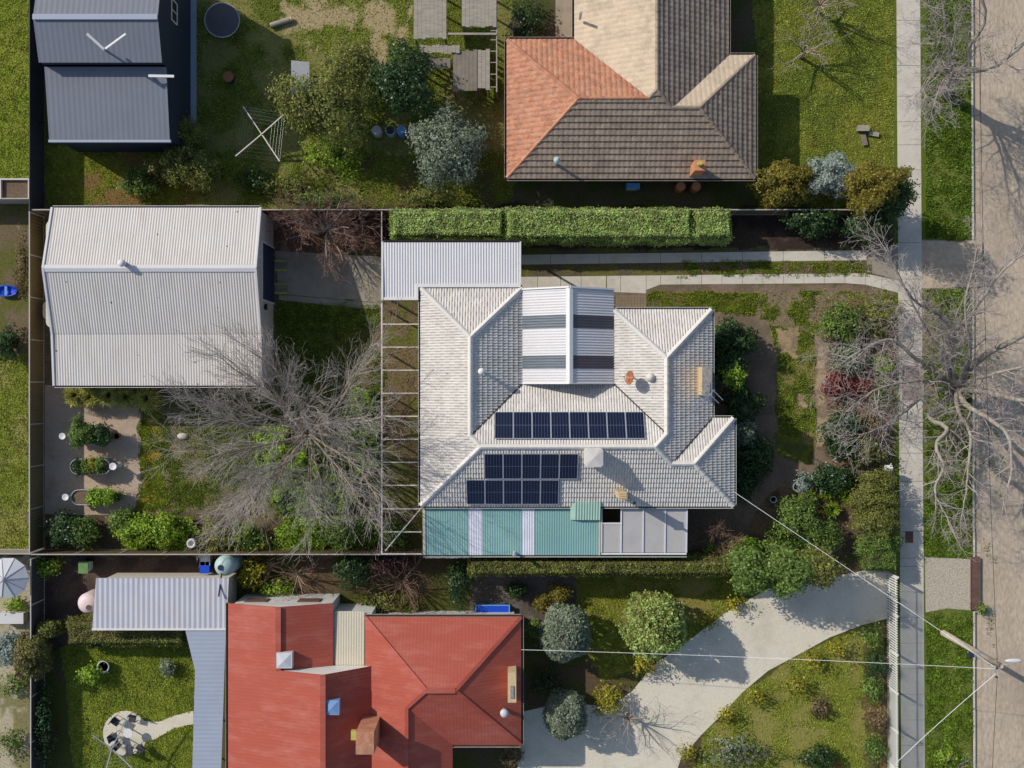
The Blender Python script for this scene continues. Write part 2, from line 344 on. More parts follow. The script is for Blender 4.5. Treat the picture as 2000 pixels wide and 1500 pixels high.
paint([(1622,590),(1755,590),(1755,930),(1640,890),(1618,850),(1618,650)], (128,98,78), (96,82,62), .5, seed=41)
paint([(1500,960),(1640,930),(1755,940),(1755,1085),(1440,1085)], (92,78,62), (120,98,74), .6, seed=42)
# verge and street margins
paint(rect(1745,-60,1900,1560), (88,104,38), (104,112,50), .9, .5, .75, seed=50, grass=('verge',1), warp=.1)
paint(rect(1790,470,1900,563), (160,142,120), (142,124,102), .7, seed=51, warp=.3)
paint(rect(1790,563,1830,800), (128,116,84), (100,104,50), .6, seed=52, grass=('verge',2), warp=.5)
# southern neighbours
paint(rect(-60,1085,1745,1560), (82,84,40), (92,78,58), 1.4, seed=60)
paint(rect(-60,1085,62,1560), (176,164,140), (128,122,84), 1.0, .45, .6, seed=61)
paint(rect(75,1085,460,1265), (72,62,58), (92,78,66), 1.0, seed=62)
paint([(120,1262),(385,1262),(385,1560),(150,1560),(135,1400)], (122,130,42), (104,118,38), 1.4, seed=63, grass=('lawnn',0), warp=.3)
paint(rect(915,1120,1135,1210), (108,98,90), (92,84,76), 1.0, seed=64)
paint([(1125,1120),(1470,1125),(1440,1190),(1330,1260),(1180,1330),(1130,1250)], (124,124,46), (136,126,66), 1.2, .45, .7, seed=65, grass=('lawnn',1), warp=.4)
paint([(1330,1560),(1380,1430),(1450,1350),(1560,1280),(1680,1225),(1745,1210),(1745,1560)], (122,126,48), (136,130,70), 1.2, .42, .7, seed=66, grass=('lawnn',1), warp=.4)
paint(rect(1690,1215,1745,1560), (84,86,40), (116,96,66), .7, seed=67)

nx = len(gx); ny = len(gy)
def kerbx(py): return 1897+py*4/1500.0          # survey line of the kerb
KX = lambda y: (kerbx(750-y*GP)-1000)/GP
Z = np.where(X > KX(Y)+.05, -.16, 0.0)
idx = np.arange(nx*ny).reshape(ny, nx)
F = np.stack([idx[:-1,:-1].ravel(), idx[:-1,1:].ravel(), idx[1:,1:].ravel(), idx[1:,:-1].ravel()], 1)
V = np.stack([X, Y, Z], 1)
O = 420.0; nv = len(V)
ext = np.array([(-O,-O,0),(GX0,-O,0),(GX1,-O,-.16),(O,-O,-.16),(-O,GY0,0),(O,GY0,-.16),(-O,GY1,0),(O,GY1,-.16),(-O,O,0),(GX0,O,0),(GX1,O,-.16),(O,O,-.16)], float)
c00, c10, c01, c11 = idx[0,0], idx[0,-1], idx[-1,0], idx[-1,-1]
e = nv
FE = [(e,e+1,c00,e+4),(e+1,e+2,c10,c00),(e+2,e+3,e+5,c10),(e+4,c00,c01,e+6),(c10,e+5,e+7,c11),(e+6,c01,e+9,e+8),(c01,c11,e+10,e+9),(c11,e+7,e+11,e+10)]
V = np.vstack([V, ext]); GCA = np.vstack([GC, np.tile(np.array(C(96,98,50)[:3]), (12,1))])
F = np.vstack([F, np.array(FE)]).astype(np.int32)
me = bpy.data.meshes.new('ground'); me.vertices.add(len(V)); me.vertices.foreach_set('co', V.astype(np.float32).ravel())
me.loops.add(F.size); me.loops.foreach_set('vertex_index', F.ravel()); me.polygons.add(len(F))
me.polygons.foreach_set('loop_start', np.arange(0, F.size, 4, dtype=np.int32)); me.polygons.foreach_set('loop_total', np.full(len(F), 4, dtype=np.int32))
me.update(calc_edges=True)
ca = me.color_attributes.new('soil', 'FLOAT_COLOR', 'POINT'); ca.data.foreach_set('color', np.hstack([GCA, np.ones((len(GCA),1))]).astype(np.float32).ravel())
m, n, b = nodes('ground_cover'); N = n.nodes; L = n.links
at = N.new('ShaderNodeAttribute'); at.attribute_name = 'soil'; geo = N.new('ShaderNodeNewGeometry')
n1 = N.new('ShaderNodeTexNoise'); n1.inputs['Scale'].default_value = 7; n1.inputs['Detail'].default_value = 8; n1.inputs['Roughness'].default_value = .75; L.new(geo.outputs['Position'], n1.inputs['Vector'])
mr = N.new('ShaderNodeMapRange'); mr.inputs[1].default_value = .28; mr.inputs[2].default_value = .72; mr.inputs[3].default_value = .55; mr.inputs[4].default_value = 1.35; L.new(n1.outputs['Fac'], mr.inputs[0])
vm = N.new('ShaderNodeVectorMath'); vm.operation = 'SCALE'; L.new(at.outputs['Color'], vm.inputs[0]); L.new(mr.outputs[0], vm.inputs['Scale'])
L.new(vm.outputs[0], b.inputs['Base Color']); b.inputs['Roughness'].default_value = .95; b.inputs['Specular IOR Level'].default_value = .1
bp = N.new('ShaderNodeBump'); bp.inputs['Strength'].default_value = .6; bp.inputs['Distance'].default_value = .05; L.new(n1.outputs['Fac'], bp.inputs['Height']); L.new(bp.outputs[0], b.inputs['Normal'])
struct(link('ground', me, m))
GXY = (X, Y)
def pw(*pts): return [P(*p) for p in pts]
def sheet(name, poly, z, m_, zb=None):
    return struct(MB().prism(poly, z-.03 if zb is None else zb, z).build(name, m_))

# ------------------------------------------------------------------ street
def fpx(py): return 1751+py*9/1500.0            # survey line of the footpath's house side
ys = [-60,40,86,128,188,238,283,332,380,426,474,545,587,645,700,784,835,885,940,990,1038,1090,1106,1156,1206,1256,1306,1356,1406,1456,1506,1560]
fp = MB()
for i in range(len(ys)-1):
    a, c = ys[i], ys[i+1]; g = .35
    fp.prism(pw((fpx(a),a+g),(fpx(a)+46,a+g),(fpx(c)+46,c-g),(fpx(c),c-g)), -.02, .022+random.uniform(-.004,.004))
struct(fp.build('footpath', M['concrete']))
struct(MB().prism(pw((1762,714),(1804,714),(1804,782),(1762,782)), -.01, .034).build('path_patch', mat('grey_asphalt_patch', C(140,128,120), .9, .1, 3)))
KT = lambda py: kerbx(py)
road = mat('pale_worn_road', C(180,164,144), .95, .26, 7, bump=.25, bscale=45, dirt=C(146,132,116), dscale=.35, damt=.7, spec=.12, stretch=(1,.35,1))
struct(MB().prism([((KT(-60)-1000)/GP+.55, 200),((KT(1560)-1000)/GP+.55, -200),(60,-200),(60,200)], -.2, -.128).build('road', road))
gt = MB(); ka = MB()
def along(mb, p0, p1, d0, d1, z0, z1):
    seg = 95; p = p0
    while p < p1:
        q = min(p+seg, p1); j = random.uniform(-.02,.02)
        mb.prism([(P(KT(p),p)[0]+d0+j, P(0,p+.3)[1]),(P(KT(p),p)[0]+d1+j, P(0,p+.3)[1]),(P(KT(q),q)[0]+d1+j, P(0,q-.3)[1]),(P(KT(q),q)[0]+d0+j, P(0,q-.3)[1])], z0, z1); p = q
for a, c in ((-60,470),(563,1088),(1194,1560)):
    along(ka, a, c, 0, .12, -.2, .02)
along(gt, -60, 1088, .2, .56, -.2, -.118); along(gt, 1192, 1560, .14, .56, -.2, -.118)
struct(ka.build('kerb', M['concrete'])); struct(gt.build('gutter', M['kerb']))
sheet('crossover', pw((1797,470),(1918,470),(1918,560),(1800,563)), .012, M['kerb'], -.2)
t = thing('drain_plate', 'rusty steel plate bridging the gutter at the gravel crossover', 'steel plate', (*P(1904,1140),0))
x0,y1 = P(1895,1088); x1,y0 = P(1914,1191)
MB().box(x0,y0,-.05,x1,y1,.03).build('plate', M['rust'], t)
q = MB(); q.box(x0,y0,.03,x0+.05,y1,.06); q.box(x1-.05,y0,.03,x1,y1,.06); q.build('flange', M['rust'], t)
sheet('gravel_crossover', pw((1806,1088),(1895,1092),(1896,1192),(1850,1188),(1808,1196)), .01, M['gravelr'])
sheet('service_lid', pw((1768,1038),(1783,1038),(1783,1060),(1768,1060)), .04, M['rust'])

# ------------------------------------------------------------------ paths and gravel in the gardens
sheet('gravel_pad', pw((88,752),(130,752),(268,790),(276,812),(266,835),(277,862),(272,900),(278,940),(272,978),(254,1004),(160,1006),(88,1004)), .01, M['gravel'])
cc = MB()
cc.prism(pw((537,490),(650,496),(748,502),(748,592),(545,574)), -.02, .014); cc.prism(pw((545,575),(748,593),(748,604),(700,602),(545,586)), -.02, .02)
struct(cc.build('driveway_slab', M['concrete2']))
def strip(name, xs, yt, yb):
    mb = MB()
    for i in range(len(xs)-1):
        f = lambda x, arr: np.interp(x, arr[0], arr[1])
        a, c = xs[i]+.4, xs[i+1]-.4
        mb.prism(pw((a,f(a,yt)),(c,f(c,yt)),(c,f(c,yb)),(a,f(a,yb))), -.02, .015+random.uniform(-.003,.003))
    return struct(mb.build(name, M['concrete']))
strip('driveway_strip', [1000,1075,1170,1290,1370,1450,1530,1610,1693], ([1000,1693],[498,489]), ([1000,1693],[517,508]))
strip('driveway_strip', [1185,1212,1262,1290,1330,1370,1410,1450,1490,1530,1570,1610,1650,1690,1722,1756], ([1000,1650,1690,1756],[541,534,534,549]), ([1000,1262,1263,1650,1690,1756],[562,573,556,553,556,572]))
strip('driveway_slab', [1000,1050,1095,1135,1184], ([1000,1200],[541,539]), ([1000,1200],[576,574]))
sheet('driveway_apron', pw((1694,489),(1757,478),(1757,551),(1723,538),(1694,532)), .012, M['concrete2'])
pv = MB()
for i in range(10):
    for j in range(5):
        a = 1203+i*6; c = 577+j*5.6
        pv.prism(pw((a,c),(a+5.6,c),(a+5.6,c+5.2),(a,c+5.2)), -.02, .018+random.uniform(-.003,.003))
struct(pv.build('paving', M['paver']))
drive = [(1010,1560),(1012,1392),(1100,1372),(1190,1380),(1235,1350),(1275,1300),(1330,1262),(1420,1195),(1500,1150),(1700,1112),(1733,1112),(1733,1208),(1680,1222),(1620,1245),(1560,1278),(1500,1310),(1450,1352),(1410,1395),(1370,1435),(1330,1480),(1305,1560)]
sheet('gravel_driveway', pw(*drive), .012, M['gravelw'])
pa = [(245+44*math.cos(a*.3), 1432+44*math.sin(a*.3)) for a in range(21)]
sheet('patio_circle', pw(*pa), .012, M['gravelw'])
sheet('garden_path', pw((278,1408),(310,1410),(340,1398),(378,1388),(378,1414),(340,1422),(305,1442),(286,1450)), .008, M['gravelw'])

# ------------------------------------------------------------------ sheet-roof builder
def roofpanel(name, pts, m_, parent, kind='corr', period=.15, amp=.02, course=.33, step=.035, vdir=None, stag=.3, lift=0, thick=.05):
    pts = [Vector(p) for p in pts]
    n = Vector((0,0,0))
    for i in range(len(pts)): n += pts[i].cross(pts[(i+1)%len(pts)])
    n.normalize()
    if n.z < 0: n = -n
    if vdir: v = Vector(vdir); v = (v-n*v.dot(n)).normalized()
    else: v = (Vector((0,0,1))-n*n.z).normalized()
    u = v.cross(n).normalized(); o = pts[0]
    q = [((p-o).dot(u), (p-o).dot(v)) for p in pts]
    u0 = min(a for a, _ in q); u1 = max(a for a, _ in q); v0 = min(c for _, c in q); v1 = max(c for _, c in q)
    ns = 4
    if kind == 'tile': period *= 2; ns = 8
    us = np.arange(u0, u1+period/ns, period/ns)
    def tprof(ph):
        f = ph % 1.0; return amp*(.5-.5*math.cos(4*math.pi*f))-(amp*.7 if (f < .07 or f > .93) else 0)
    prof = {0: 1, 1: .1, 2: -.6, 3: .1}
    rows = []
    if kind == 'tile':
        k = 0; vv = v0
        while vv < v1: rows.append((vv, vv+course, k)); vv += course; k += 1
    else: rows = [(v0, v1, 0)]
    vs = []; fs = []
    for a, c, k in rows:
        pr = [amp*(.5+.5*math.cos(2*math.pi*((x/period)+(stag if k%2 else 0)))) for x in us] if kind != 'flat' else [0]*len(us)
        if kind == 'tile': pr = [tprof(x/period+.01+(stag if k%2 else 0)) for x in us]
        hi = step if kind == 'tile' else 0
        base = len(vs)
        lines = [(a, hi, pr), (c, 0, pr)]
        if kind == 'tile': lines = [(a, 0, [0]*len(us)), (a, hi, pr), (c, 0, pr)]
        for (vv, off, p2) in lines:
            for x, h in zip(us, p2): vs.append(o+u*float(x)+v*vv+n*(off+h+lift))
        m2 = len(us)
        for r in range(len(lines)-1):
            for i in range(m2-1): fs.append((base+r*m2+i, base+r*m2+i+1, base+(r+1)*m2+i+1, base+(r+1)*m2+i))
    bm = bmesh.new(); bv = [bm.verts.new(p) for p in vs]
    for f in fs: bm.faces.new([bv[i] for i in f])
    N_ = len(pts)
    for i in range(N_):
        a = pts[i]; d = (pts[(i+1)%N_]-a)
        if d.length < 1e-4: continue
        if kind == 'flat' and N_ == 0: continue
        bmesh.ops.bisect_plane(bm, geom=bm.verts[:]+bm.edges[:]+bm.faces[:], dist=1e-5, plane_co=a, plane_no=d.cross(n).normalized())
    cen = [f.calc_center_median() for f in bm.faces]
    cx = np.array([(c-o).dot(u) for c in cen]); cy = np.array([(c-o).dot(v) for c in cen])
    ins = pip(q, cx, cy)
    # risers have a centre right on a course line: fine for the same test
    bm.faces.ensure_lookup_table()
    bmesh.ops.delete(bm, geom=[bm.faces[i] for i in range(len(cen)) if not ins[i]], context='FACES')
    lo = [bm.verts.new(p-n*thick) for p in pts]; hi_ = [bm.verts.new(p-n*.002) for p in pts]
    bm.faces.new(lo)
    for i in range(N_): bm.faces.new((lo[i], lo[(i+1)%N_], hi_[(i+1)%N_], hi_[i]))
    me = bpy.data.meshes.new(name); bm.normal_update(); bm.to_mesh(me); bm.free()
    o2 = link(name, me, m_, parent)
    if kind == 'corr': o2.data.polygons.foreach_set('use_smooth', [False]*len(o2.data.polygons))
    return o2
def caps(mb, a, b, w=.13, seg=.42, rise=.07):
    a = Vector(a); b = Vector(b); L_n = (b-a).length; t = (b-a)/L_n; n = max(1, int(L_n/seg))
    u = t.cross(Vector((0,0,1))).normalized(); z = Vector((0,0,1))
    for i in range(n):
        p = a+t*(L_n*i/n); q = a+t*(L_n*(i+1)/n+.03)
        vs = []
        for (c, s, l) in ((p, 1.0, .02), (q, .86, -.005)):
            for ang in (-1, -.5, 0, .5, 1):
                vs.append(c+u*w*s*ang+z*(rise*(1-ang*ang)+l-.03*abs(ang)+.02))
        mb.add(vs, [(k, k+1, k+6, k+5) for k in range(4)]+[(0,1,2,3,4)[::-1], (5,6,7,8,9)])
    return mb
def gutter(mb, mi, a, b, out, z, w=.13):      # a,b: 2D ends of the eave line, out: outward unit
    a = Vector((*a,0)); b = Vector((*b,0)); o = Vector((*out,0))
    for d0, d1, z0, z1 in ((.0,w,z-.12,z-.105),(w,w+.022,z-.12,z+.0),(-.015,.0,z-.12,z-.03)):
        p = [a+o*d0, b+o*d0, b+o*d1, a+o*d1]
        mb.prism([(v.x,v.y) for v in p], z0, z1)
    p = [a+o*.002, b+o*.002, b+o*(w-.002), a+o*(w-.002)]
    mi.prism([(v.x,v.y) for v in p], z-.104, z-.09)  # dark strip on the trough floor, painting in the shade of its depth
def window(parent, x, y, z, w, h, nx_, ny_, name='window'):
    # framed window set on a wall whose outward normal is (nx_,ny_)
    tx, ty = -ny_, nx_
    def bb(mb, a0, a1, z0, z1, d0, d1):
        c = [(x+tx*a0+nx_*d0, y+ty*a0+ny_*d0), (x+tx*a1+nx_*d0, y+ty*a1+ny_*d0), (x+tx*a1+nx_*d1, y+ty*a1+ny_*d1), (x+tx*a0+nx_*d1, y+ty*a0+ny_*d1)]
        mb.prism(c, z0, z1)
    f = MB(); bb(f, -w/2, w/2, z, z+.06, -.02, .06); bb(f, -w/2, w/2, z+h-.06, z+h, -.02, .05)
    for s in (-1, 1): bb(f, s*w/2-.03, s*w/2+.03, z+.06, z+h-.06, -.02, .05)
    bb(f, -.025, .025, z+.06, z+h-.06, -.02, .04)
    fo = f.build(name, M['white'], parent); g = MB(); bb(g, -w/2+.03, w/2-.03, z+.06, z+h-.06, -.01, .015); g.build('pane', M['skylight'] if False else M['dark'], fo)
    return fo

# ------------------------------------------------------------------ main house
HE, T = 3.6, .55
kx = K(HE)
x0, x1, x2, x3, x4 = [(v-1000)*kx for v in (822,1020,1199,1390,1433)]
yt, yr, ym, yf, yb = [(750-v)*kx for v in (562,605,750,817,988)]
hm = (ym-yb)/2; hl = (x1-x0)/2; hr = (x3-x2)/2; hf = (yf-yb)/2
Zr = lambda d: HE+T*d
A_ = Vector((x0+hl, yt-hl, Zr(hl))); B_ = Vector((x0+hl, ym-hl, Zr(hl))); C_ = Vector((x0+hm, yb+hm, Zr(hm)))
F_ = Vector((x2+hr, yr-hr, Zr(hr))); D_ = Vector((x2+hr, ym-hr, Zr(hr))); E_ = Vector((x3-hm, yb+hm, Zr(hm)))
G_ = Vector((x3-hf, yb+hf, Zr(hf))); H_ = Vector((x4-hf, yb+hf, Zr(hf)))
def e3(x, y, z=HE): return Vector((x, y, z))
house = thing('brick_house', 'large single-storey house with white tiled hip roof carrying solar panels, in the middle', 'house', (0,0,0))
roof = MB(); roof.prism([(x0+.6,yb+.6),(x4-.6,yb+.6),(x4-.6,yf-.6),(x3-.6,yf-.6),(x3-.6,yr-.6),(x2+.6,yr-.6),(x2+.6,ym-.2),(x1-.6,ym-.2),(x1-.6,yt-.6),(x0+.6,yt-.6)], 0, HE-.12)
roof.build('wall', M['cream'], house)
sf = MB(); sf.prism([(x0,yb),(x4,yb),(x4,yf),(x3,yf),(x3,yr),(x2,yr),(x2,ym),(x1,ym),(x1,yt),(x0,yt)], HE-.12, HE-.075); sf.build('soffit', M['white'], house)
planes = [
 [e3(x0,yb), e3(x0,yt), A_, B_, C_], [e3(x0,yt), e3(x1,yt), A_], [e3(x1,yt), e3(x1,ym), B_, A_],
 [e3(x1,ym), e3(x2,ym), D_, E_, C_, B_], [e3(x2,yr), e3(x2,ym), D_, F_], [e3(x2,yr), F_, e3(x3,yr)],
 [e3(x3,yr), F_, D_, E_, G_, e3(x3,yf)], [e3(x3,yf), e3(x4,yf), H_, G_], [e3(x4,yf), e3(x4,yb), H_],
 [e3(x0,yb), C_, E_, G_, H_, e3(x4,yb)]]
for pl in planes:
    roofpanel('roof_slope', pl, M['tile'], house, kind='tile', period=.155, amp=.034, course=.33, step=.05, stag=.5)
cp = MB()
for a, c in ((e3(x0,yt),A_),(A_,B_),(B_,C_),(e3(x0,yb),C_),(e3(x1,yt),A_),(C_,E_),(E_,D_),(D_,F_),(e3(x2,yr),F_),(e3(x3,yr),F_),(E_,G_),(G_,H_),(e3(x4,yf),H_),(e3(x4,yb),H_)):
    caps(cp, a, c, w=.17, seg=.46, rise=.13)
cp.build('ridge_cap', M['cap'], house)
for a, c in ((e3(x1,ym),B_),(e3(x2,ym),D_),(e3(x3,yf),G_)):
    MB().bar(Vector(a)+Vector((0,0,.07)), Vector(c)+Vector((0,0,.07)), .07, .05).build('valley_flashing', M['gutin'], house)
gb = MB(); gi = MB()
for a, c, o in (((x0,yb),(x0,yt),(-1,0)),((x0,yt),(x1,yt),(0,1)),((x1,yt),(x1,ym),(1,0)),((x2,ym),(x2,yr),(-1,0)),((x2,yr),(x3,yr),(0,1)),((x3,yr),(x3,yf),(1,0)),((x3,yf),(x4,yf),(0,1)),((x4,yf),(x4,yb),(1,0)),((x0,yb),(x4,yb),(0,-1))):
    gutter(gb, gi, a, c, o, HE)
gb.build('gutter', M['white'], house); gi.build('gutter_shade_strip', M['gutin'], house)
for (x, y, a, c) in ((x3-.6,2.2,1,0),(x4-.6,-4.5,1,0),(x0+.6,3,-1,0),(x0+.6,-3,-1,0),(x2+1.4+.8,yr-.6,0,1)):
    window(house, x, y, 1.3, 1.6, 1.4, a, c)
d_ = MB(); d_.box(3.2,ym-.22,0,4.2,ym-.17,2.3); d_.build('front_door', M['rust'], house)
# porch roof between the wings (part of the house)
pz = HE+.08; px0 = x1+.02; px1 = x2-.02; pm = (px0+px1)/2; pr_ = T*(pm-px0); py0 = .06; py1 = (750-566)*K(pz)
def porch(y0_, y1_, m_, side, nm, lift=0):
    if side < 0: p = [(px0,y0_,pz),(px0,y1_,pz),(pm,y1_,pz+pr_),(pm,y0_,pz+pr_)]
    else: p = [(px1,y0_,pz),(px1,y1_,pz),(pm,y1_,pz+pr_),(pm,y0_,pz+pr_)]
    return roofpanel(nm, p, m_, house, period=.155, amp=.03, lift=lift)
ya = [(750-v)*K(HE+.6) for v in (720.5,694.5,642,616)]
for s in (-1, 1):
    for i, (a, c) in enumerate(((py0,ya[0]),(ya[0],ya[1]),(ya[1],ya[2]),(ya[2],ya[3]),(ya[3],py1))):
        strip_ = i in (1,3)
        porch(a, c, (M['lightstrip'] if s < 0 else M['lightstrip2']) if strip_ else M['zinc2'], s, 'light_panel' if strip_ else 'porch_roof')
rc = MB()
for s in (-1, 1):
    rc.add([(pm,py0-.02,pz+pr_+.07),(pm,py1+.02,pz+pr_+.07),(pm+s*.2,py1+.02,pz+pr_-.03),(pm+s*.2,py0-.02,pz+pr_-.03)], [(0,1,2,3)])
    e = px0 if s < 0 else px1
    rc.bar((e,py1+.03,pz+.01),(pm,py1+.03,pz+pr_+.01),.09,.2); rc.bar((e,py0-.03,pz+.01),(pm,py0-.03,pz+pr_+.01),.06,.16)
rc.build('barge_board', M['white'], house)
ps = MB()
for x in (px0+.3, pm, px1-.3): ps.box(x-.06,py1-.4,0,x+.06,py1-.28,pz if x != pm else pz+pr_-.1)
ps.build('porch_post', M['white'], house)
# chimneys, flues, vents, cooler
cb = MB(); a, c = P(1373,713,5.8)[0], P(1390,713,5.8)[0]; ty, by = P(0,716,5.8)[1], P(0,772,5.8)[1]
cb.box(a,by,2.8,c,ty,5.7); ch = cb.build('chimney', M['brickc'], house)
k = MB(); k.box(a-.03,by-.03,5.7,c+.03,ty+.03,5.78); k.box(a+.1,by+.15,5.78,c-.1,ty-.9,5.84); k.build('crown', M['mortar'], ch)
cx, cy = P(1216,968,6.1); cb = MB(); cb.box(cx-.22,cy-.17,3.2,cx+.22,cy+.17,6.0); ch = cb.build('chimney', M['brickc'], house)
k = MB(); k.box(cx-.26,cy-.21,6.0,cx+.26,cy+.21,6.07)
for q in (-.12,.0,.12): k.box(cx-.2,cy+q-.02,6.07,cx+.2,cy+q+.02,6.11)
k.build('crown', M['brickc'], ch)
fx, fy = P(1229,973,3.9); fl = MB().tube([(fx,fy,3.4),(fx+.02,fy,6.15)], .075, 12).build('flue_pipe', M['steel'], house, True)
MB().lathe(fx+.02, fy, [(.09,6.1),(.09,6.2),(.05,6.24)], 12).build('flue_cap', M['dark'], fl)
fx, fy = P(940.5,725.5,5.5); fl = MB().tube([(fx,fy,4.2),(fx,fy,5.4)], .09, 12).build('roof_vent', M['white'], house, True)
MB().lathe(fx, fy, [(.18,5.36),(.2,5.42),(.15,5.52),(.05,5.57)], 20).build('vent_cowl', M['white'], fl, True)
fx, fy = P(1271,737,5.0); fl = MB().tube([(fx,fy,4.1),(fx,fy,4.75)], .15, 16).build('roof_vent', M['white'], house, True)
MB().lathe(fx, fy, [(.2,4.7),(.25,4.85),(.2,5.0),(.1,5.08),(.03,5.1)], 20).build('vent_cowl', M['zinc'], fl, True)
cx, cy = P(1160,894,6.3); s = .52; b_ = .12
octo = lambda s, b_: [(cx-s+b_,cy-s),(cx+s-b_,cy-s),(cx+s,cy-s+b_),(cx+s,cy+s-b_),(cx+s-b_,cy+s),(cx-s+b_,cy+s),(cx-s,cy+s-b_),(cx-s,cy-s+b_)]
cl = thing('evaporative_cooler', 'boxy off-white evaporative cooler with cut corners standing on the southern roof slope', 'cooler', (cx,cy,4.6))
MB().box(cx-.28,cy-.28,4.6,cx+.28,cy+.28,5.4).build('duct', M['zinc2'], cl)
q = MB(); q.prism(octo(.48,.1), 5.4, 6.22)
for i in range(7): q.prism(octo(.5,.11), 5.5+i*.1, 5.53+i*.1)
q.build('cabinet', M['white'], cl)
q = MB(); top = [Vector((x,y,6.24)) for x, y in octo(.52,.12)]; q.prism([(v.x,v.y) for v in top], 6.22, 6.24)
q.add(top+[Vector((cx,cy,6.36))], [(i,(i+1)%8,8) for i in range(8)]); q.build('lid', M['zinc'], cl)
# satellite dish
dx, dy = P(1232,738,5.1)
sd = thing('satellite_dish', 'rusty brown satellite dish on a short mast on the eastern wing roof', 'satellite dish', (dx+.2,dy,4.4))
MB().tube([(dx+.25,dy,4.3),(dx+.25,dy,4.9),(dx+.12,dy,5.05)], .03, 8).build('mast', M['steel'], sd)
dm = MB(); ax = Vector((-.86,.12,.42)).normalized(); uu = ax.cross(Vector((0,1,0))).normalized(); vv = ax.cross(uu).normalized()
vs = []; n_ = 24; rings = [(0,0),(.13,.01),(.26,.04),(.4,.09)]
for r, h in rings:
    for j in range(n_): q = 2*math.pi*j/n_; vs.append(Vector((dx,dy,5.1))+(uu*math.cos(q)+vv*math.sin(q))*r+ax*h)
nn = len(vs); vs2 = [v-ax*.02 for v in vs]
fs = [(i*n_+j, i*n_+(j+1)%n_, (i+1)*n_+(j+1)%n_, (i+1)*n_+j) for i in range(3) for j in range(n_)]
dm.add(vs+vs2, fs+[tuple(i+nn for i in f) for f in fs]).build('reflector', M['dish'], sd, True)
c0 = Vector((dx,dy,5.1)); q = MB()
for p in (vs[3*n_+3], vs[3*n_+12], vs[3*n_+20]): q.tube([p, c0+ax*.45], .012, 6)
q.build('feed_arm', M['steel'], sd)
MB().tube([c0+ax*.4, c0+ax*.52], .04, 8).build('feed_horn', M['wood'], sd)
# TV antenna by the eastern chimney
def antenna(name, label, mast_xy, z0, z1, b0, b1, elems, m_=M['steel2'], zb=None):
    t = thing(name, label, 'antenna', (*mast_xy, z0))
    MB().tube([(*mast_xy,z0),(*mast_xy,z1)], .025, 8).build('mast', m_, t)
    b0 = Vector(b0); b1 = Vector(b1); MB().bar(b0, b1, .04, .04).build('boom', m_, t)
    d = (b1-b0).normalized(); u = d.cross(Vector((0,0,1))).normalized()
    for f, l in elems:
        c = b0.lerp(b1, f); MB().tube([c-u*l, c+u*l], .02, 6).build('element', m_, t)
    return t
za = 6.9
antenna('tv_antenna', 'tall television antenna with slanting elements beside the eastern chimney', P(1385,752,6.7), 3.3, 7.0, P3(1354,803,za), P3(1396,761,za),
        [(.08,.3),(.2,.28),(.34,.36),(.48,.42),(.62,.5),(.78,.68),(.95,.72)])
MB().bar(P3(1385,752,6.7), P3(1392,765,6.9), .03, .03)
# solar panels
def solar(label, u0_, v0_, up, group, w, ln):
    return
ord_ = ['first','second','third','fourth','fifth','sixth','seventh','eighth']
def make_panel(w, l):
    t = thing('solar_panel', 'x', 'solar panel', (0,0,0), 'solar panels on the white tiled roof')
    g = MB(); g.box(-w/2+.02,-l/2+.02,-.01,w/2-.02,l/2-.02,.0); g.build('cells', M['solar'], t)
    f = MB()
    for a in (-1,1): f.box(a*w/2-(0 if a<0 else .025),-l/2,-.03,a*w/2+(.025 if a<0 else 0),l/2,.008); f.box(-w/2+.025,a*l/2-(0 if a<0 else .025),-.03,w/2-.025,a*l/2+(.025 if a<0 else 0),.008)
    f.build('frame', M['panelframe'], t); return t
proto = [None]
def row(px_a, px_b, n, y_lo, y_hi, sgn, fn):
    # y in metres (horizontal), slope plane z = HE + T*dist
    zc = lambda y: HE+T*((ym-y) if sgn > 0 else (y-yb))+.16
    for i in range(n):
        yc = (y_lo+y_hi)/2; z = zc(yc); xa = (px_a-1000)*K(z); xb = (px_b-1000)*K(z); w = (xb-xa)/n
        ln = abs(y_hi-y_lo)*math.sqrt(1+T*T)
        if proto[0] is None: proto[0] = (make_panel(w-.015, ln-.02), w-.015, ln-.02); o = proto[0][0]
        else: o = copy_thing(proto[0][0], (0,0,0))
        o.location = (xa+w*(i+.5), yc, z); o.rotation_euler = (math.atan(T)*(-1 if sgn > 0 else 1), 0, 0)
        o.scale = ((w-.015)/proto[0][1], (ln-.02)/proto[0][2], 1)
        o['label'] = fn(i)
def yp(v, sgn):     # read y for a point on the slope
    y = 0
    for _ in range(12):
        z = HE+T*((ym-y) if sgn > 0 else (y-yb))+.16; y = (750-v)*K(z)
    return y
row(966, 1259, 8, yp(857,1), yp(804,1), 1, lambda i: f'{ord_[i]} solar panel from the left in the single row of eight on the northern slope')
row(946, 1129, 5, yp(936,-1), yp(886,-1), -1, lambda i: f'{ord_[i]} solar panel from the left in the upper row of five south of the ridge')
row(911, 1091.5, 5, yp(986,-1)+.02, yp(937,-1), -1, lambda i: f'{ord_[i]} solar panel from the left in the lower row of five at the southern gutter')
iso = thing('isolator_box', 'small white isolator box at the right end of the northern solar row', 'electrical box', (*P(1265,842,5), 5.05))
q = MB(); bx_, by_ = P(1266,842,5.1); q.box(bx_-.16,by_-.06,4.95,bx_+.16,by_+.06,5.1); q.build('box', M['white'], iso); q = MB(); q.box(bx_-.2,by_-.02,4.8,bx_-.15,by_+.02,4.95); q.build('conduit', M['steel'], iso)

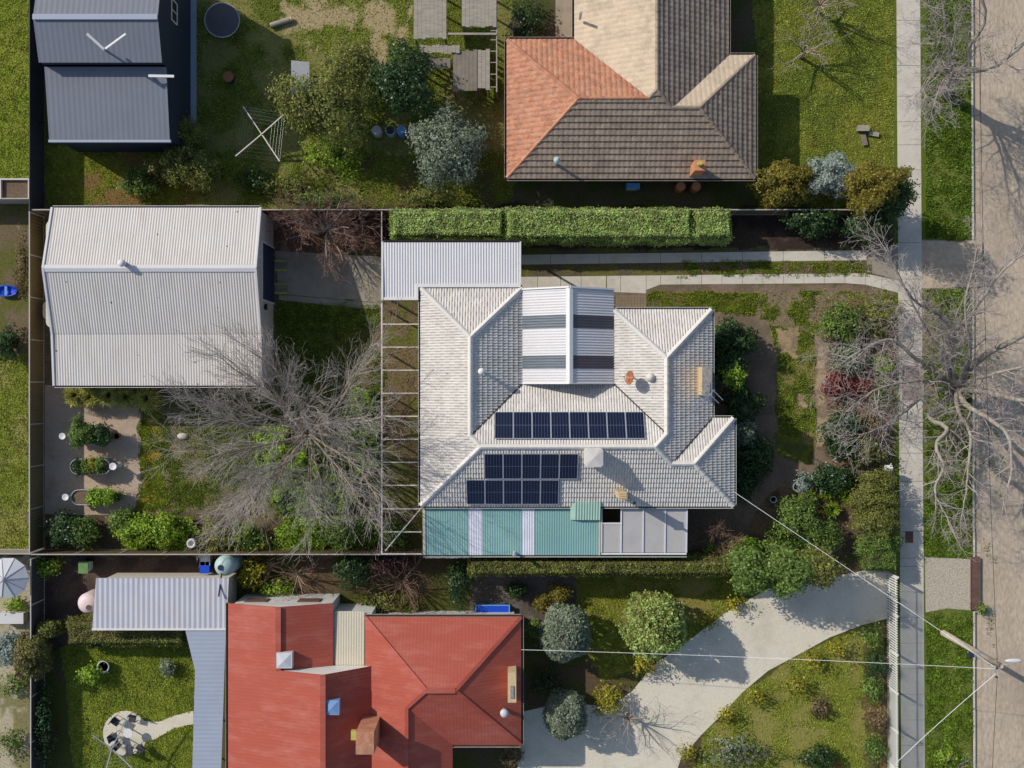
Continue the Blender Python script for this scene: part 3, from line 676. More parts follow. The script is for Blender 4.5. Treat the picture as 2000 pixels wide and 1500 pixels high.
# ------------------------------------------------------------------ carport, pergola, side roofs
cz = HE+.12; kc = K(cz); carp = thing('carport', 'flat white corrugated carport roof on posts at the north-west corner of the house', 'carport', (*P(880,530),0))
ax0, ax1 = (745-1000)*kc, (1017-1000)*kc; ay1 = (750-474)*kc; ay0 = (750-586)*kc
roofpanel('roof_sheet', [(ax0+.1,yt+.2,cz-.02),(ax1-.06,yt+.2,cz-.02),(ax1-.06,ay1,cz+.05),(ax0+.1,ay1,cz+.05)], M['zinc2'], carp, period=.155, amp=.03)
roofpanel('roof_sheet', [(ax0+.1,ay0+.15,cz-.04),(x0-.28,ay0+.15,cz-.04),(x0-.28,yt+.2,cz-.02),(ax0+.1,yt+.2,cz-.02)], M['zinc2'], carp, period=.155, amp=.03)
q = MB(); q.box(ax0,ay0,cz-.12,ax0+.1,ay1+.06,cz+.07); q.box(ax0+.1,ay0,cz-.12,x0-.28,ay0+.15,cz+.04); q.box(x0-.28,ay0,cz-.12,x0-.14,yt+.02,cz+.05)
q.box(x0-.28,yt+.02,cz-.12,ax1,yt+.2,cz+.045); q.box(ax1-.06,yt+.2,cz-.12,ax1+.02,ay1+.06,cz+.07); q.build('fascia', M['white'], carp)
gb = MB(); gi = MB(); gutter(gb, gi, (ax0+.1,ay1+.0), (ax1-.06,ay1+.0), (0,1), cz-.01); gb.build('gutter', M['gutin'], carp); gi.build('gutter_shade_strip', M['gutin'], carp)
for x, y in ((ax0+.1,ay1-.15),(ax1-.1,ay1-.15),(ax0+.1,ay0+.3),(-3.5,ay1-.15)):
    q = MB(); q.box(x-.05,y-.05,0,x+.05,y+.05,cz-.12); q.build('post', M['white'], carp)
hp = 3.3
perg = thing('pergola', 'long cream steel pergola frame with open rungs along the west side of the house', 'pergola', (*P(780,830),0))
rx, _ = P(745.5,0,hp); ry1 = P(0,592,hp)[1]; ry0 = P(0,1082,hp)[1]
q = MB(); q.box(rx-.04,ry0,hp-.12,rx+.04,ry1,hp); q.build('side_beam', M['pergola'], perg)
for i, v in enumerate((633,678,723,768,813,858,903,948,994,1039,1082)):
    y = P(0,v,hp)[1]; q = MB(); q.box(rx+.04,y-.03,hp-.1,x0-.16 if v < 990 else x0+.0,y+.03,hp-.005); q.build('rafter', M['pergola'], perg)
q = MB(); q.bar(P3(826,988,hp+.04), P3(752,1076,hp+.04), .06, .05); q.build('brace', M['pergola'], perg)
for v in (600,687,773,860,948,1035):
    x, y = P(745.5,v,hp); q = MB(); q.box(x-.045,y-.045,0,x+.045,y+.045,hp-.12); q.build('post', M['pergola'], perg)
# green lean-to
lz1, lz0 = HE-.25, HE-.55
gx0, gx1 = P(826,0,3.2)[0], P(1172,0,3.2)[0]; gy1 = yb-.2; gy0 = P(0,1084,lz0)[1]
lt = thing('lean_to_roof', 'green corrugated lean-to roof with two clear strips on the south side of the house', 'lean-to', (*P(1000,1035),0))
xs = [gx0+.15]+[P(v,0,3.2)[0] for v in (915,942,1019,1044)]+[gx1-.08]
for i in range(5):
    roofpanel('clear_sheet' if i in (1,3) else 'roof_sheet', [(xs[i],gy0,lz0),(xs[i+1],gy0,lz0),(xs[i+1],gy1,lz1),(xs[i],gy1,lz1)], M['polywhite'] if i in (1,3) else M['green'], lt, period=.14, amp=.02)
q = MB(); q.bar((gx0+.07,gy0,lz0+.03),(gx0+.07,gy1,lz1+.03),.15,.05); q.bar((gx1-.03,gy0,lz0+.04),(gx1-.03,gy1,lz1+.04),.1,.05); q.build('flashing', M['creamroof'], lt)
gb = MB(); gi = MB(); gutter(gb, gi, (gx0,gy0), (P(1341,0,3)[0],gy0), (0,-1), lz0+.02, .1); gb.build('gutter', M['white'], lt); gi.build('gutter_shade_strip', M['gutin'], lt)
for v in (830,945,1060,1168):
    x, _ = P(v,0,3); q = MB(); q.box(x-.05,gy0+.1,0,x+.05,gy0+.2,lz0-.03); q.build('post', M['white'], lt)
hx0, hx1 = P(1114,0,3.5)[0], P(1172,0,3.5)[0]; hy1, hy0 = P(0,979,3.6)[1], P(0,1015,3.4)[1]
hd = thing('roof_hood', 'short raised pale green corrugated hood between the tiled roof and the green lean-to', 'roof hood', ((hx0+hx1)/2,hy1,3.5))
roofpanel('hood_sheet', [(hx0+.3,hy0,3.5),(hx1,hy0,3.5),(hx1,hy1,3.86),(hx0+.3,hy1,3.86)], M['green2'], hd, period=.155, amp=.03)
roofpanel('hood_apron', [(hx0,hy0,3.38),(hx0+.3,hy0,3.48),(hx0+.3,hy1+.0,3.84),(hx0,hy1-.3,3.62)], M['green2'], hd, kind='flat')
# grey polycarbonate patio roof
pt = thing('patio_roof', 'flat grey translucent patio roof with pale battens and one open square', 'patio roof', (*P(1260,1035),0))
qz1, qz0 = HE-.28, HE-.5
bx = [P(v,0,3.2)[0] for v in (1175,1213,1256,1299,1341)]; qy1 = yb-.2; qy0 = P(0,1079,3.1)[1]; qym = P(0,1022,3.2)[1]
zy = lambda y: qz0+(qz1-qz0)*(y-qy0)/(qy1-qy0)
for i in range(4):
    top = qym if i == 0 else qy1
    roofpanel('roof_sheet', [(bx[i]+.04,qy0,qz0),(bx[i+1]-.04,qy0,qz0),(bx[i+1]-.04,top,zy(top)),(bx[i]+.04,top,zy(top))], M['greypoly'], pt, kind='flat', period=.5)
for i in range(5):
    q = MB(); q.bar((bx[i],qy0,qz0+.0),(bx[i],qy1,qz1+.0),.07,.12); q.build('batten', M['polywhite'] if i not in (1,) else M['white'], pt)
q = MB(); q.box(bx[0]+.035,qym-.03,zy(qym)-.08,bx[1]-.035,qym+.04,zy(qym)+.03); q.box(bx[0],qy0-.12,qz0-.1,bx[-1],qy0-.03,qz0+.05); q.build('beam', M['white'], pt)
for v in (1213,1299,1340):
    x, _ = P(v,0,3); q = MB(); q.box(x-.05,qy0-.0,0,x+.05,qy0+.1,qz0-.1); q.build('post', M['white'], pt)
vp = thing('vent_pipe', 'short white vent pipe standing at the edge of the green lean-to', 'vent pipe', (*P(1005,1080,3.1),2.4))
vx, vy = P(1005,1084,4.0); MB().tube([(vx,vy,.3),(vx,vy,3.8)], .07, 10).build('pipe', M['white'], vp); MB().lathe(vx,vy,[(.12,3.75),(.13,3.85),(.05,3.95)],12).build('cowl', M['steel'], vp)

# ------------------------------------------------------------------ garage
gar = thing('garage', 'big cream corrugated garage with gable roof and roller door, in the western back yard', 'garage', (*P(310,590),0))
gl, gr2 = -26.5, -14.53; gyt, gyr, gyb, gye = 10.17, 6.55, 2.9, -.09; ze, zr, zs = 3.45, 4.6, 3.2
roofpanel('roof_slope', [(gl,gyt,ze),(gr2,gyt,ze),(gr2,gyr+.16,zr-.05),(gl,gyr+.16,zr-.05)], M['zinc'], gar, period=.155, amp=.024)
roofpanel('roof_slope', [(gl,gyb,ze),(gr2,gyb,ze),(gr2,gyr-.16,zr-.05),(gl,gyr-.16,zr-.05)], M['zinc'], gar, period=.155, amp=.024)
roofpanel('roof_slope', [(gl,gye,zs),(gr2,gye,zs),(gr2,gyb+.03,ze-.02),(gl,gyb+.03,ze-.02)], M['zinc'], gar, period=.155, amp=.024)
q = MB()
for s in (-1,1): q.add([(gl-.05,gyr,zr+.07),(gr2+.05,gyr,zr+.07),(gr2+.05,gyr+s*.2,zr-.0),(gl-.05,gyr+s*.2,zr-.0)], [(0,1,2,3)])
q.build('ridge_cap', M['zinc2'], gar)
q = MB()
for x in (gl-.03, gr2+.03):
    for a, c in (((gyt,ze),(gyr,zr)),((gyr,zr),(gyb,ze)),((gyb,ze),(gye,zs))): q.bar((x,a[0],a[1]),(x,c[0],c[1]),.12,.16)
q.build('barge_board', M['zinc2'], gar)
for yy_, o_, z_ in ((gyt,(0,1),ze),(gye,(0,-1),zs)):
    gb = MB(); gi = MB(); gutter(gb, gi, (gl,yy_), (gr2,yy_), o_, z_, .1); gb.build('gutter', M['white'], gar); gi.build('gutter_shade_strip', M['gutin'], gar)
q = MB(); w0, w1 = gl+.12, gr2-.03
sec = [(gye+.2,zs-.04),(gyb,ze-.06),(gyr,zr-.12),(gyt-.1,ze-.06)]
for xw, s in ((w0,1),(w1,-1)):
    vs = [(xw,sec[0][0],0),(xw,sec[-1][0],0)]+[(xw,a,c) for a, c in sec[::-1]]
    q.add(vs, [(0,1,2,3,4,5)])
q.box(w0,gyt-.14,0,w1,gyt-.1,ze-.06); q.box(w0,gye+.16,0,w1,gye+.2,zs-.06); q.build('wall', M['shedwall'], gar)
q = MB(); q.box(w1-.06,4.95,0,w1+.025,8.25,2.9)
for i in range(12): q.box(w1+.025,4.95,.1+i*.24,w1+.045,8.25,.2+i*.24)
dd = q.build('roller_door', M['roller'], gar)
q = MB(); q.box(w1,4.85,0,w1+.06,4.95,3.0); q.box(w1,8.25,0,w1+.06,8.35,3.0); q.box(w1,4.95,2.9,w1+.06,8.25,3.0); q.build('door_frame', M['zinc'], dd)
q = MB(); q.box(w1,4.45,2.3,w1+.12,4.6,2.42); q.box(w1+.06,4.35,2.38,w1+.2,4.7,2.5); q.build('wall_lamp', M['dark'], gar)
fx, fy = P(236,513,5.2); fl = MB().tube([(fx,fy,4.3),(fx,fy,5.0)], .13, 14).build('roof_vent', M['bluegrey'], gar, True)
MB().lathe(fx, fy, [(.2,4.98),(.22,5.06),(.16,5.16),(.04,5.2)], 18).build('vent_cowl', M['zinc2'], fl, True)
def stadium(mb, x0, y0, x1, y1, z0, z1, n=8):
    r = min(x1-x0, y1-y0)/2; pts = []
    if (y1-y0) > (x1-x0):
        xc = (x0+x1)/2
        for i in range(n+1): a = math.pi*i/n; pts.append((xc+r*math.cos(a), y1-r+r*math.sin(a)))
        for i in range(n+1): a = math.pi+math.pi*i/n; pts.append((xc+r*math.cos(a), y0+r+r*math.sin(a)))
    else:
        yc = (y0+y1)/2
        for i in range(n+1): a = -math.pi/2+math.pi*i/n; pts.append((x1-r+r*math.cos(a), yc+r*math.sin(a)))
        for i in range(n+1): a = math.pi/2+math.pi*i/n; pts.append((x0+r+r*math.cos(a), yc+r*math.sin(a)))
    mb.prism(pts, z0, z1); return pts
tk = thing('water_tank', 'tall cream slimline water tank squeezed between garage and west fence', 'water tank', (-26.95,6.5,0))
q = MB(); stadium(q, -27.32,3.3,-26.62,9.6,.02,2.5)
for i in range(8): stadium(q, -27.335,3.285,-26.605,9.615,.25+i*.27,.32+i*.27)
q.build('tank_body', M['creamroof'], tk); MB().lathe(-26.97,8.5,[(.22,2.5),(.22,2.55),(.18,2.58)],16).build('tank_lid', M['zinc2'], tk)
tk = thing('water_tank', 'short squat grey-green tank beside the slimline tank at the west fence', 'water tank', (-28.0,4.4,0))
q = MB(); stadium(q, -28.05,3.85,-27.45,4.95,.02,1.3); q.build('tank_body', M['fencecap'], tk); MB().lathe(-27.75,4.4,[(.15,1.3),(.15,1.35)],14).build('tank_lid', M['zinc2'], tk)
for i, v in enumerate((518,563)):
    t = thing('wheel_ramp', ['upper','lower'][i]+' of two yellow-edged ramp boards outside the roller door', 'ramp', (*P(548,v),0), 'ramps at the garage door')
    xa, ya_ = P(537,v+10); xb, yb_ = P(561,v-9); q = MB(); q.box(xa,ya_,.02,xb,yb_,.1); q.build('board', M['wood2'], t)
    q = MB(); q.box(xa,ya_-.05,.02,xb,ya_+.08,.13); q.box(xa,yb_-.08,.02,xb,yb_+.03,.13); q.build('edge', M['ply'], t)

# ------------------------------------------------------------------ fences
def ribfence(name, label, a, b, h, m_, capm=None, rib=.2, post=2.4, thick=.03):
    a = Vector((*a,0)); b = Vector((*b,0)); L_n = (b-a).length; t = (b-a)/L_n; u = Vector((-t.y,t.x,0))
    o = thing(name, label, 'fence', ((a+b)/2)[:])
    q = MB(); n_ = int(L_n/rib); pts = []
    for i in range(n_*2+1):
        s = L_n*i/(n_*2); pts.append(a+t*s+u*(thick if i%2 else 0))
    vs = [(p.x,p.y,.03) for p in pts]+[(p.x,p.y,h-.02) for p in pts]; m2 = len(pts)
    q.add(vs, [(i,i+1,m2+i+1,m2+i) for i in range(m2-1)]); q.build('panel', m_, o)
    q = MB(); q.bar(a+u*thick/2+Vector((0,0,h)), b+u*thick/2+Vector((0,0,h)), .06, .04); q.bar(a+u*thick/2+Vector((0,0,.05)), b+u*thick/2+Vector((0,0,.05)), .05, .05); q.build('rail', capm or m_, o)
    k_ = int(L_n/post)
    for i in range(k_+1):
        p = a+t*(L_n*i/k_)+u*thick/2; MB().box(p.x-.035,p.y-.035,0,p.x+.035,p.y+.035,h+.03).build('post', capm or m_, o)
    return o
FX = -28.55
ribfence('boundary_fence', 'olive brown ribbed steel fence along the western end of the block', (FX,-9.95), (FX,10.18), 1.9, M['fence'], M['fencecap'])
ribfence('boundary_fence', 'fence beside the slate grey barn, running north, coloured dark for its shaded face', (FX,10.3), (FX,24.5), 1.9, M['darkfence'], M['darkfence'])  # continues the western fence; the shade on its face is put into the colour
ribfence('boundary_fence', 'thin steel fence behind the garage and the long clipped hedge', (FX+.1,10.32), (23.2,10.32), 1.8, M['fence'], M['fencecap'])
ribfence('boundary_fence', 'low steel fence along the southern side of the back yard', (FX+.1,-10.1), (-5.3,-10.1), 1.9, M['fence'], M['fencecap'])
ribfence('boundary_fence', 'steel fence under the edge of the lean-to and patio roofs', (-5.1,-10.35), (10.6,-10.35), 1.6, M['fence'], M['fencecap'])
ribfence('boundary_fence', 'western grey fence crossing the left edge near the planter box', (-34,11.0), (FX-.1,11.0), 1.7, M['fencecap'], M['fencecap'])
ribfence('boundary_fence', 'western grey fence crossing the left edge near the canvas umbrella', (-34,-10.1), (FX-.1,-10.1), 1.7, M['fencecap'], M['fencecap'])
ribfence('boundary_fence', 'dark fence between the umbrella garden and the shaded lawn', (FX-.0,-10.4), (FX-.0,-24), 1.8, M['darkfence'], M['fencecap'])
ribfence('side_gate', 'short dark gate fence between the clipped hedge and the carport', P(745,414,1.8), P(745,470,1.8), 1.8, M['darkfence'], M['fencecap'], post=1)
# white picket fence of the southern neighbour
pfx = P(1731,0)[0]; pf = thing('picket_fence', 'tall white picket fence beside the footpath in front of the gravel driveway', 'fence', (pfx,-18,0))
yq0, yq1 = P(0,1560)[1], P(0,1118)[1]; nb = 6
for i in range(nb):
    a = yq1+(yq0-yq1)*i/nb; c = yq1+(yq0-yq1)*(i+1)/nb; q = MB(); n_ = int(abs(c-a)/.15)
    for j in range(n_):
        y = a+(c-a)*(j+.5)/n_; xx = pfx+(1118+(750-y*GP-1118))*0+(yq1-y)*.006
        q.box(xx-.01,y-.042,.05,xx+.01,y+.042,1.75); q.add([(xx-.012,y-.033,1.75),(xx+.012,y-.033,1.75),(xx+.012,y+.033,1.75),(xx-.012,y+.033,1.75),(xx,y,1.85)], [(0,1,4),(1,2,4),(2,3,4),(3,0,4)])
    q.build('pickets', M['white'], pf)
    q = MB()
    for z in (.4,1.45): q.bar((pfx+.03+(yq1-a)*.006,a,z),(pfx+.03+(yq1-c)*.006,c,z),.03,.06)
    q.build('rail', M['white'], pf); q = MB(); q.box(pfx+.05,a-.05,0,pfx+.14,a+.05,1.7); q.build('post', M['white'], pf)

# ------------------------------------------------------------------ neighbouring buildings
nw = thing('barn', 'slate grey two-tier metal barn in the top left corner', 'barn', (-23,18,0))
bl, br = -26.5, -19.6
roofpanel('roof_slope', [(bl,18.0,5.2),(br,18.0,5.2),(br,20.3,5.9),(bl,20.3,5.9)], M['darkroof'], nw, period=.3, amp=.007)
roofpanel('roof_slope', [(bl,24.6,4.8),(br,24.6,4.8),(br,20.3,5.9),(bl,20.3,5.9)], M['darkroof'], nw, period=.3, amp=.007)
roofpanel('lower_roof', [(bl,14.0,3.9),(br,14.0,3.9),(br,17.98,4.5),(bl,17.98,4.5)], M['darkroof'], nw, period=.3, amp=.007)
q = MB(); q.prism([(bl+.05,18.02),(br-.02,18.02),(br-.02,24.4),(bl+.05,24.4)], 0, 4.75); q.prism([(bl+.05,14.15),(br-.02,14.15),(br-.02,18.0),(bl+.05,18.0)], 0, 3.85)
q.add([(br-.02,18.02,4.75),(br-.02,24.4,4.75),(br-.02,20.3,5.85),(br-.02,18.02,5.15)], [(0,1,2,3)]); q.add([(bl+.05,18.02,4.75),(bl+.05,24.4,4.75),(bl+.05,20.3,5.85),(bl+.05,18.02,5.15)], [(0,1,2,3)])
q.add([(bl+.05,18.02,4.4),(br-.02,18.02,4.4),(br-.02,18.02,5.15),(bl+.05,18.02,5.15)], [(0,1,2,3)])
q.add([(br-.02,14.15,3.8),(br-.02,18.0,3.8),(br-.02,18.0,4.46),(br-.02,14.15,3.9)], [(0,1,2,3)]); q.build('wall', M['darkwall'], nw)
q = MB(); q.box(bl-.05,13.85,3.72,br+.05,13.99,3.9); q.bar((bl,20.3,5.95),(br,20.3,5.95),.3,.05); q.build('trim', M['bluegrey'], nw)
window(nw, br-.02, 21.6, 2.6, 1.2, 1.0, 1, 0)
struct(MB().box(br,13.2,-.01,br+.35,24,.06).build('slab', M['bluegrey']))
aa = thing('roof_aerial', 'white forked aerial on the upper grey barn roof', 'antenna', (*P(200,95,5.6),5.4))
q = MB(); q.bar(P3(170,66,6.6), P3(205,98,6.3), .14, .1); q.build('arm', M['white'], aa); q = MB(); q.bar(P3(205,96,6.3), P3(246,66,6.8), .1, .08); q.build('arm', M['white'], aa); MB().tube([P3(204,97,5.3), P3(204,97,6.4)], .06).build('mast', M['steel'], aa)
aa = thing('roof_rail', 'short white bar standing over the lower grey barn roof edge', 'bar', (*P(315,148,4.5),4.2))
MB().bar(P3(290,148,5.0), P3(340,149,5.0), .14, .06).build('rail', M['white'], aa); MB().tube([P3(318,148,4.1), P3(318,148,5.0)], .03).build('mast', M['steel'], aa)

# north neighbour tiled house
he = 2.5; k2 = K(he); t2 = .55
X0, X3, XA, XB = [(v-1000)*k2 for v in (990,1475,1122,1422)]; YS, YN, YR = [(750-v)*k2 for v in (348,77,108)]; YT = 27.0
ha = (YN-YS)/2; hb = (XB-XA)/2; hc = (YR-YS)/2
z2 = lambda d: he+t2*d
nA = Vector((X0+ha,YS+ha,z2(ha))); nV = Vector((XA+ha,YS+ha,z2(ha))); nR = Vector(((XA+XB)/2,YS+hb,z2(hb))); nV2 = Vector((XB-hc,YS+hc,z2(hc))); nB = Vector((X3-hc,YS+hc,z2(hc)))
g3 = lambda x, y: Vector((x,y,he)); nT = Vector((nR.x,YT,nR.z))
nh = thing('tiled_house', 'north neighbour house with hip roof of orange, beige and brown tiles', 'house', ((X0+X3)/2,16,0))
for pl, mm in (([g3(X0,YS),g3(X0,YN),nA],'orange'),([g3(X0,YN),g3(XA,YN),nV,nA],'orange'),([g3(XA,YT),g3(XA,YN),nV,nR,nT],'beige'),([g3(XB,YT),g3(XB,YR),nV2,nR,nT],'brown'),
               ([g3(XB,YR),g3(X3,YR),nB,nV2],'beige'),([g3(X3,YR),g3(X3,YS),nB],'brown'),([g3(X0,YS),nA,nV,nR,nV2,nB,g3(X3,YS)],'brown')):
    roofpanel('roof_slope', pl, M[mm], nh, kind='tile', period=.3, amp=.012 if mm != 'orange' else .02, course=.37, step=.075 if mm == 'brown' else .03, stag=.5)
q = MB()
for a, c in ((g3(X0,YS),nA),(g3(X0,YN),nA),(nA,nV)): caps(q, a, c, .13)
q.build('ridge_cap', M['orange'], nh); q = MB()
for a, c in ((nR,nT),(nV,nR),(nR,nV2),(nV2,nB),(g3(X3,YR),nB),(g3(X3,YS),nB)): caps(q, a, c, .13)
q.build('ridge_cap', M['brown'], nh)
q = MB(); q.prism([(X0+.5,YS+.5),(X3-.5,YS+.5),(X3-.5,YR-.5),(XB-.5,YR-.5),(XB-.5,YT-.1),(XA+.5,YT-.1),(XA+.5,YN-.5),(X0+.5,YN-.5)], 0, he-.1); q.build('wall', M['brickr'], nh)
gb = MB(); gi = MB()
for a, c, o in (((X0,YS),(X0,YN),(-1,0)),((X0,YN),(XA,YN),(0,1)),((XA,YN),(XA,YT),(-1,0)),((XB,YT),(XB,YR),(1,0)),((XB,YR),(X3,YR),(0,1)),((X3,YR),(X3,YS),(1,0)),((X0,YS),(X3,YS),(0,-1))): gutter(gb, gi, a, c, o, he)
gb.build('gutter', M['wood'], nh); gi.build('gutter_shade_strip', M['gutin'], nh)
cx, cy = P(1368,322,4.4); q = MB(); q.box(cx-.3,cy-.3,2.6,cx+.3,cy+.3,4.3); ch = q.build('chimney', M['brickr'], nh); q = MB(); q.tube([(cx-.05,cy+.05,4.3),(cx-.05,cy+.05,4.7)], .13); q.build('chimney_pot', M['ply'], ch)
cx, cy = P(1088,313,4.0); q = MB(); q.tube([(cx,cy,3),(cx,cy,4.0)], .08); fl = q.build('flue_pipe', M['steel'], nh); MB().lathe(cx,cy,[(.19,3.95),(.2,4.05),(.06,4.2)],16).build('flue_cap', M['tankg'], fl)
cx, cy = P(1135,25,4.0); q = MB(); q.tube([(cx,cy,3),(cx,cy,4.0)], .08); q.build('flue_pipe', M['steel'], nh)
window(nh, X3-.5, 15.3, .9, 1.6, 1.2, 1, 0); window(nh, 3, YS+.5, .9, 1.6, 1.2, 0, -1)
ac = thing('air_conditioner', 'pale blue-grey outdoor air conditioner against the south wall of the tiled house', 'air conditioner', (*P(1237,362,.7),0))
xx, yy = P(1237,364,.8); MB().box(xx-.4,yy-.15,.1,xx+.4,yy+.2,.8).build('case', M['bluep2'], ac); MB().box(xx-.38,yy-.18,.2,xx+.2,yy-.15,.7).build('grille', M['steel'], ac)
for i, v in enumerate((1330,1360)):
    xx, yy = P(v,364,1.0); t = thing('terracotta_drum', ['left','right'][i]+' reddish drum by the south wall of the tiled house', 'drum', (xx,yy,0)); MB().lathe(xx,yy,[(.25,.02),(.3,.5),(.28,.95),(.3,1.0)],16).build('body', M['terra'], t); MB().lathe(xx,yy,[(.26,1.0),(.26,1.03)],16).build('lid', M['brickr'], t)
struct(MB().prism(pw((1085,-40),(1123,-40),(1123,72),(1085,72)), -.02,.01).build('side_path', M['concrete2']))

# weathered timber shade houses of the north neighbour
def shadehouse(label, x0_, y0_, x1_, y1_, h, m_=None, ridges=True):
    a = P(x0_, y1_, h); c = P(x1_, y0_, h); t = thing('timber_shed', label, 'shed', ((a[0]+c[0])/2, (a[1]+c[1])/2, 0))
    q = MB(); n_ = max(3, int((c[0]-a[0])/.22))
    for i in range(n_):
        xa = a[0]+(c[0]-a[0])*i/n_; xb = a[0]+(c[0]-a[0])*(i+1)/n_-.012
        q.box(xa,a[1]+random.uniform(-.06,.06),h-.03+random.uniform(0,.015),xb,c[1]+random.uniform(-.06,.06),h)
    q.build('roof_boards', m_ or M['wood'], t)
    for x, y in ((a[0]+.08,a[1]+.08),(c[0]-.08,a[1]+.08),(a[0]+.08,c[1]-.08),(c[0]-.08,c[1]-.08)):
        q = MB(); q.box(x-.05,y-.05,0,x+.05,y+.05,h-.035); q.build('post', M['wood2'], t)
    return t
shadehouse('large weathered grey board roof at the top of the picture', 808,-30,872,75,2.3)
shadehouse('wider board roof right of the large grey one, at the top edge', 902,-30,970,52,2.4)
shadehouse('brownish low board roof over a garden bench area', 885,98,932,178,1.9, M['wood2'])
shadehouse('narrow pale board roof next to the brownish one', 933,97,957,174,2.0)
shadehouse('thin slatted board roof under the wide one', 820,88,898,104,2.0, M['wood'])
shadehouse('small shaded board roof with dark gap', 820,112,880,134,1.7, M['wood2'])
t = thing('arbour', 'open weathered timber frame standing beside the board roofs', 'frame', (*P(965,110),0))
q = MB()
for v in (60,78,100,122,145,170): q.bar(P3(958,v,2.2), P3(971,v,2.2), .05, .05)
q.bar(P3(970,-20,2.22), P3(970,180,2.22), .07, .07); q.bar(P3(875,66,2.3), P3(970,66,2.3), .12, .05); q.build('beam', M['wood'], t)
for v in (62,175): x, y = P(970,v,2.2); MB().box(x-.04,y-.04,0,x+.04,y+.04,2.18).build('post', M['wood2'], t)
# clothes hoists
def hoist(label, cxp, cyp, ends, h, m_=M['steel']):
    c = P3(cxp, cyp, h); t = thing('clothes_hoist', label, 'clothes line', (c.x,c.y,0))
    MB().tube([(c.x,c.y,0),(c.x,c.y,h+.1)], .035, 10).build('post', m_, t); es = [P3(a,b_,h+.15) for a, b_ in ends]
    for e_ in es: MB().bar(c, e_, .06, .05).build('arm', m_, t)
    q = MB()
    for f in (.45,.6,.75,.9,1):
        for i in range(4): q.tube([c.lerp(es[i],f), c.lerp(es[(i+1)%4],f)], .003, 3, False)
    q.build('line', M['steel'], t); return t
hoist('large rotary clothes hoist with crossed pale arms in the shaded north yard', 511,262,[(475,208),(556,222),(546,315),(460,305)],2.0,M['pergola'])
hoist('small rotary clothes hoist on the lawn at the bottom left', 218,1462,[(180,1435),(250,1400),(258,1500),(205,1512)],2.1)

# southern red house
rh = thing('red_roof_house', 'southern neighbour house with red corrugated roofs of several ridges', 'house', (-8,-18,0))
e0 = 3.0; u3 = .5; XW, XE, YN2, YS2 = -8.54, .53, -13.54, -20.98; hh = (YN2-YS2)/2
q3 = lambda x, y, z=e0: Vector((x,y,z))
A2 = q3(XW+hh,YN2-hh,e0+u3*hh); B2 = q3(XE-hh,YN2-hh,e0+u3*hh); xe2 = -3.45; h2 = (xe2-XW)/2; J2 = q3(XW+h2,YS2+h2,e0+u3*h2); yo = -26
JS = q3(J2.x,yo,J2.z)
for pl in ([q3(XW,YN2),A2,J2,JS,q3(XW,yo)],[q3(XW,YN2),q3(XE,YN2),B2,A2],[q3(XE,YN2),q3(XE,YS2),B2],[A2,B2,q3(XE,YS2),q3(xe2,YS2),J2],[J2,q3(xe2,YS2),q3(xe2,yo),JS]):
    roofpanel('roof_slope', pl, M['red'], rh, period=.2, amp=.004)
lx, le, lr, lm = -16.5, 3.0, 4.06, -13.34
roofpanel('roof_slope', [q3(lx,-12.74),q3(lx,-16.35),q3(lm,-16.35,lr),q3(lm,-12.74,lr)], M['red'], rh, period=.2, amp=.004)
roofpanel('roof_slope', [q3(-10.4,-12.74),q3(-10.4,-16.35),q3(lm,-16.35,lr),q3(lm,-12.74,lr)], M['red'], rh, period=.2, amp=.004)
roofpanel('roof_slope', [q3(lx,-16.35),q3(lx,yo),q3(-10.62,yo,5.0),q3(-10.62,-16.35,5.0)], M['red'], rh, period=.2, amp=.004)
roofpanel('roof_slope', [q3(-7.95,-16.35,3.05),q3(-7.95,yo,3.05),q3(-10.62,yo,5.0),q3(-10.62,-16.35,5.0)], M['red'], rh, period=.2, amp=.004)
roofpanel('flat_roof', [q3(-10.3,-13.25,2.8),q3(-8.6,-13.25,2.8),q3(-8.6,-16.5,2.9),q3(-10.3,-16.5,2.9)], M['creamroof'], rh, period=.15, amp=.015)
q = MB(); q.prism([(XW+.4,YN2-.3),(XE-.4,YN2-.3),(XE-.4,YS2+.4),(xe2-.4,YS2+.4),(xe2-.4,yo+.1),(XW+.4,yo+.1)], 0, e0-.1)
q.prism([(lx+.3,-12.8),(-10.5,-12.8),(-10.5,-16.4),(-8.3,-16.45),(-8.3,yo+.2),(lx+.3,yo+.2)], 0, e0-.1); q.prism([(-10.45,-13.4),(-8.2,-13.4),(-8.2,-16.4),(-10.45,-16.4)], 0, 2.7)
q.add([(lx+.1,-12.8,2.85),(-10.45,-12.8,2.85),(lm,-12.8,3.98)], [(0,1,2)]); q.add([(lx+.1,-16.38,2.95),(-8.0,-16.38,2.98),(-10.62,-16.38,4.93)], [(0,1,2)])
q.build('wall', M['white'], rh)
q = MB(); q.bar((lm,-12.74,lr+.04),(lm,-16.35,lr+.04),.3,.04); q.bar((-10.62,-16.35,5.04),(-10.62,yo,5.04),.3,.04); q.bar(A2+Vector((0,0,.04)),B2+Vector((0,0,.04)),.3,.04)
for a, c in ((q3(XW,YN2),A2),(q3(XE,YN2),B2),(q3(XE,YS2),B2),(A2,J2),(J2,JS)): q.bar(a+Vector((0,0,.03)),c+Vector((0,0,.03)),.2,.04)
q.build('ridge_cap', M['red'], rh)
gb = MB(); gi = MB()
for a, c, o in (((XW,YN2),(XE,YN2),(0,1)),((XE,YN2),(XE,YS2),(1,0)),((XE,YS2),(xe2,YS2),(0,-1))): gutter(gb, gi, a, c, o, e0)
gb.build('gutter', M['wood'], rh); gi.build('gutter_shade_strip', M['gutin'], rh)
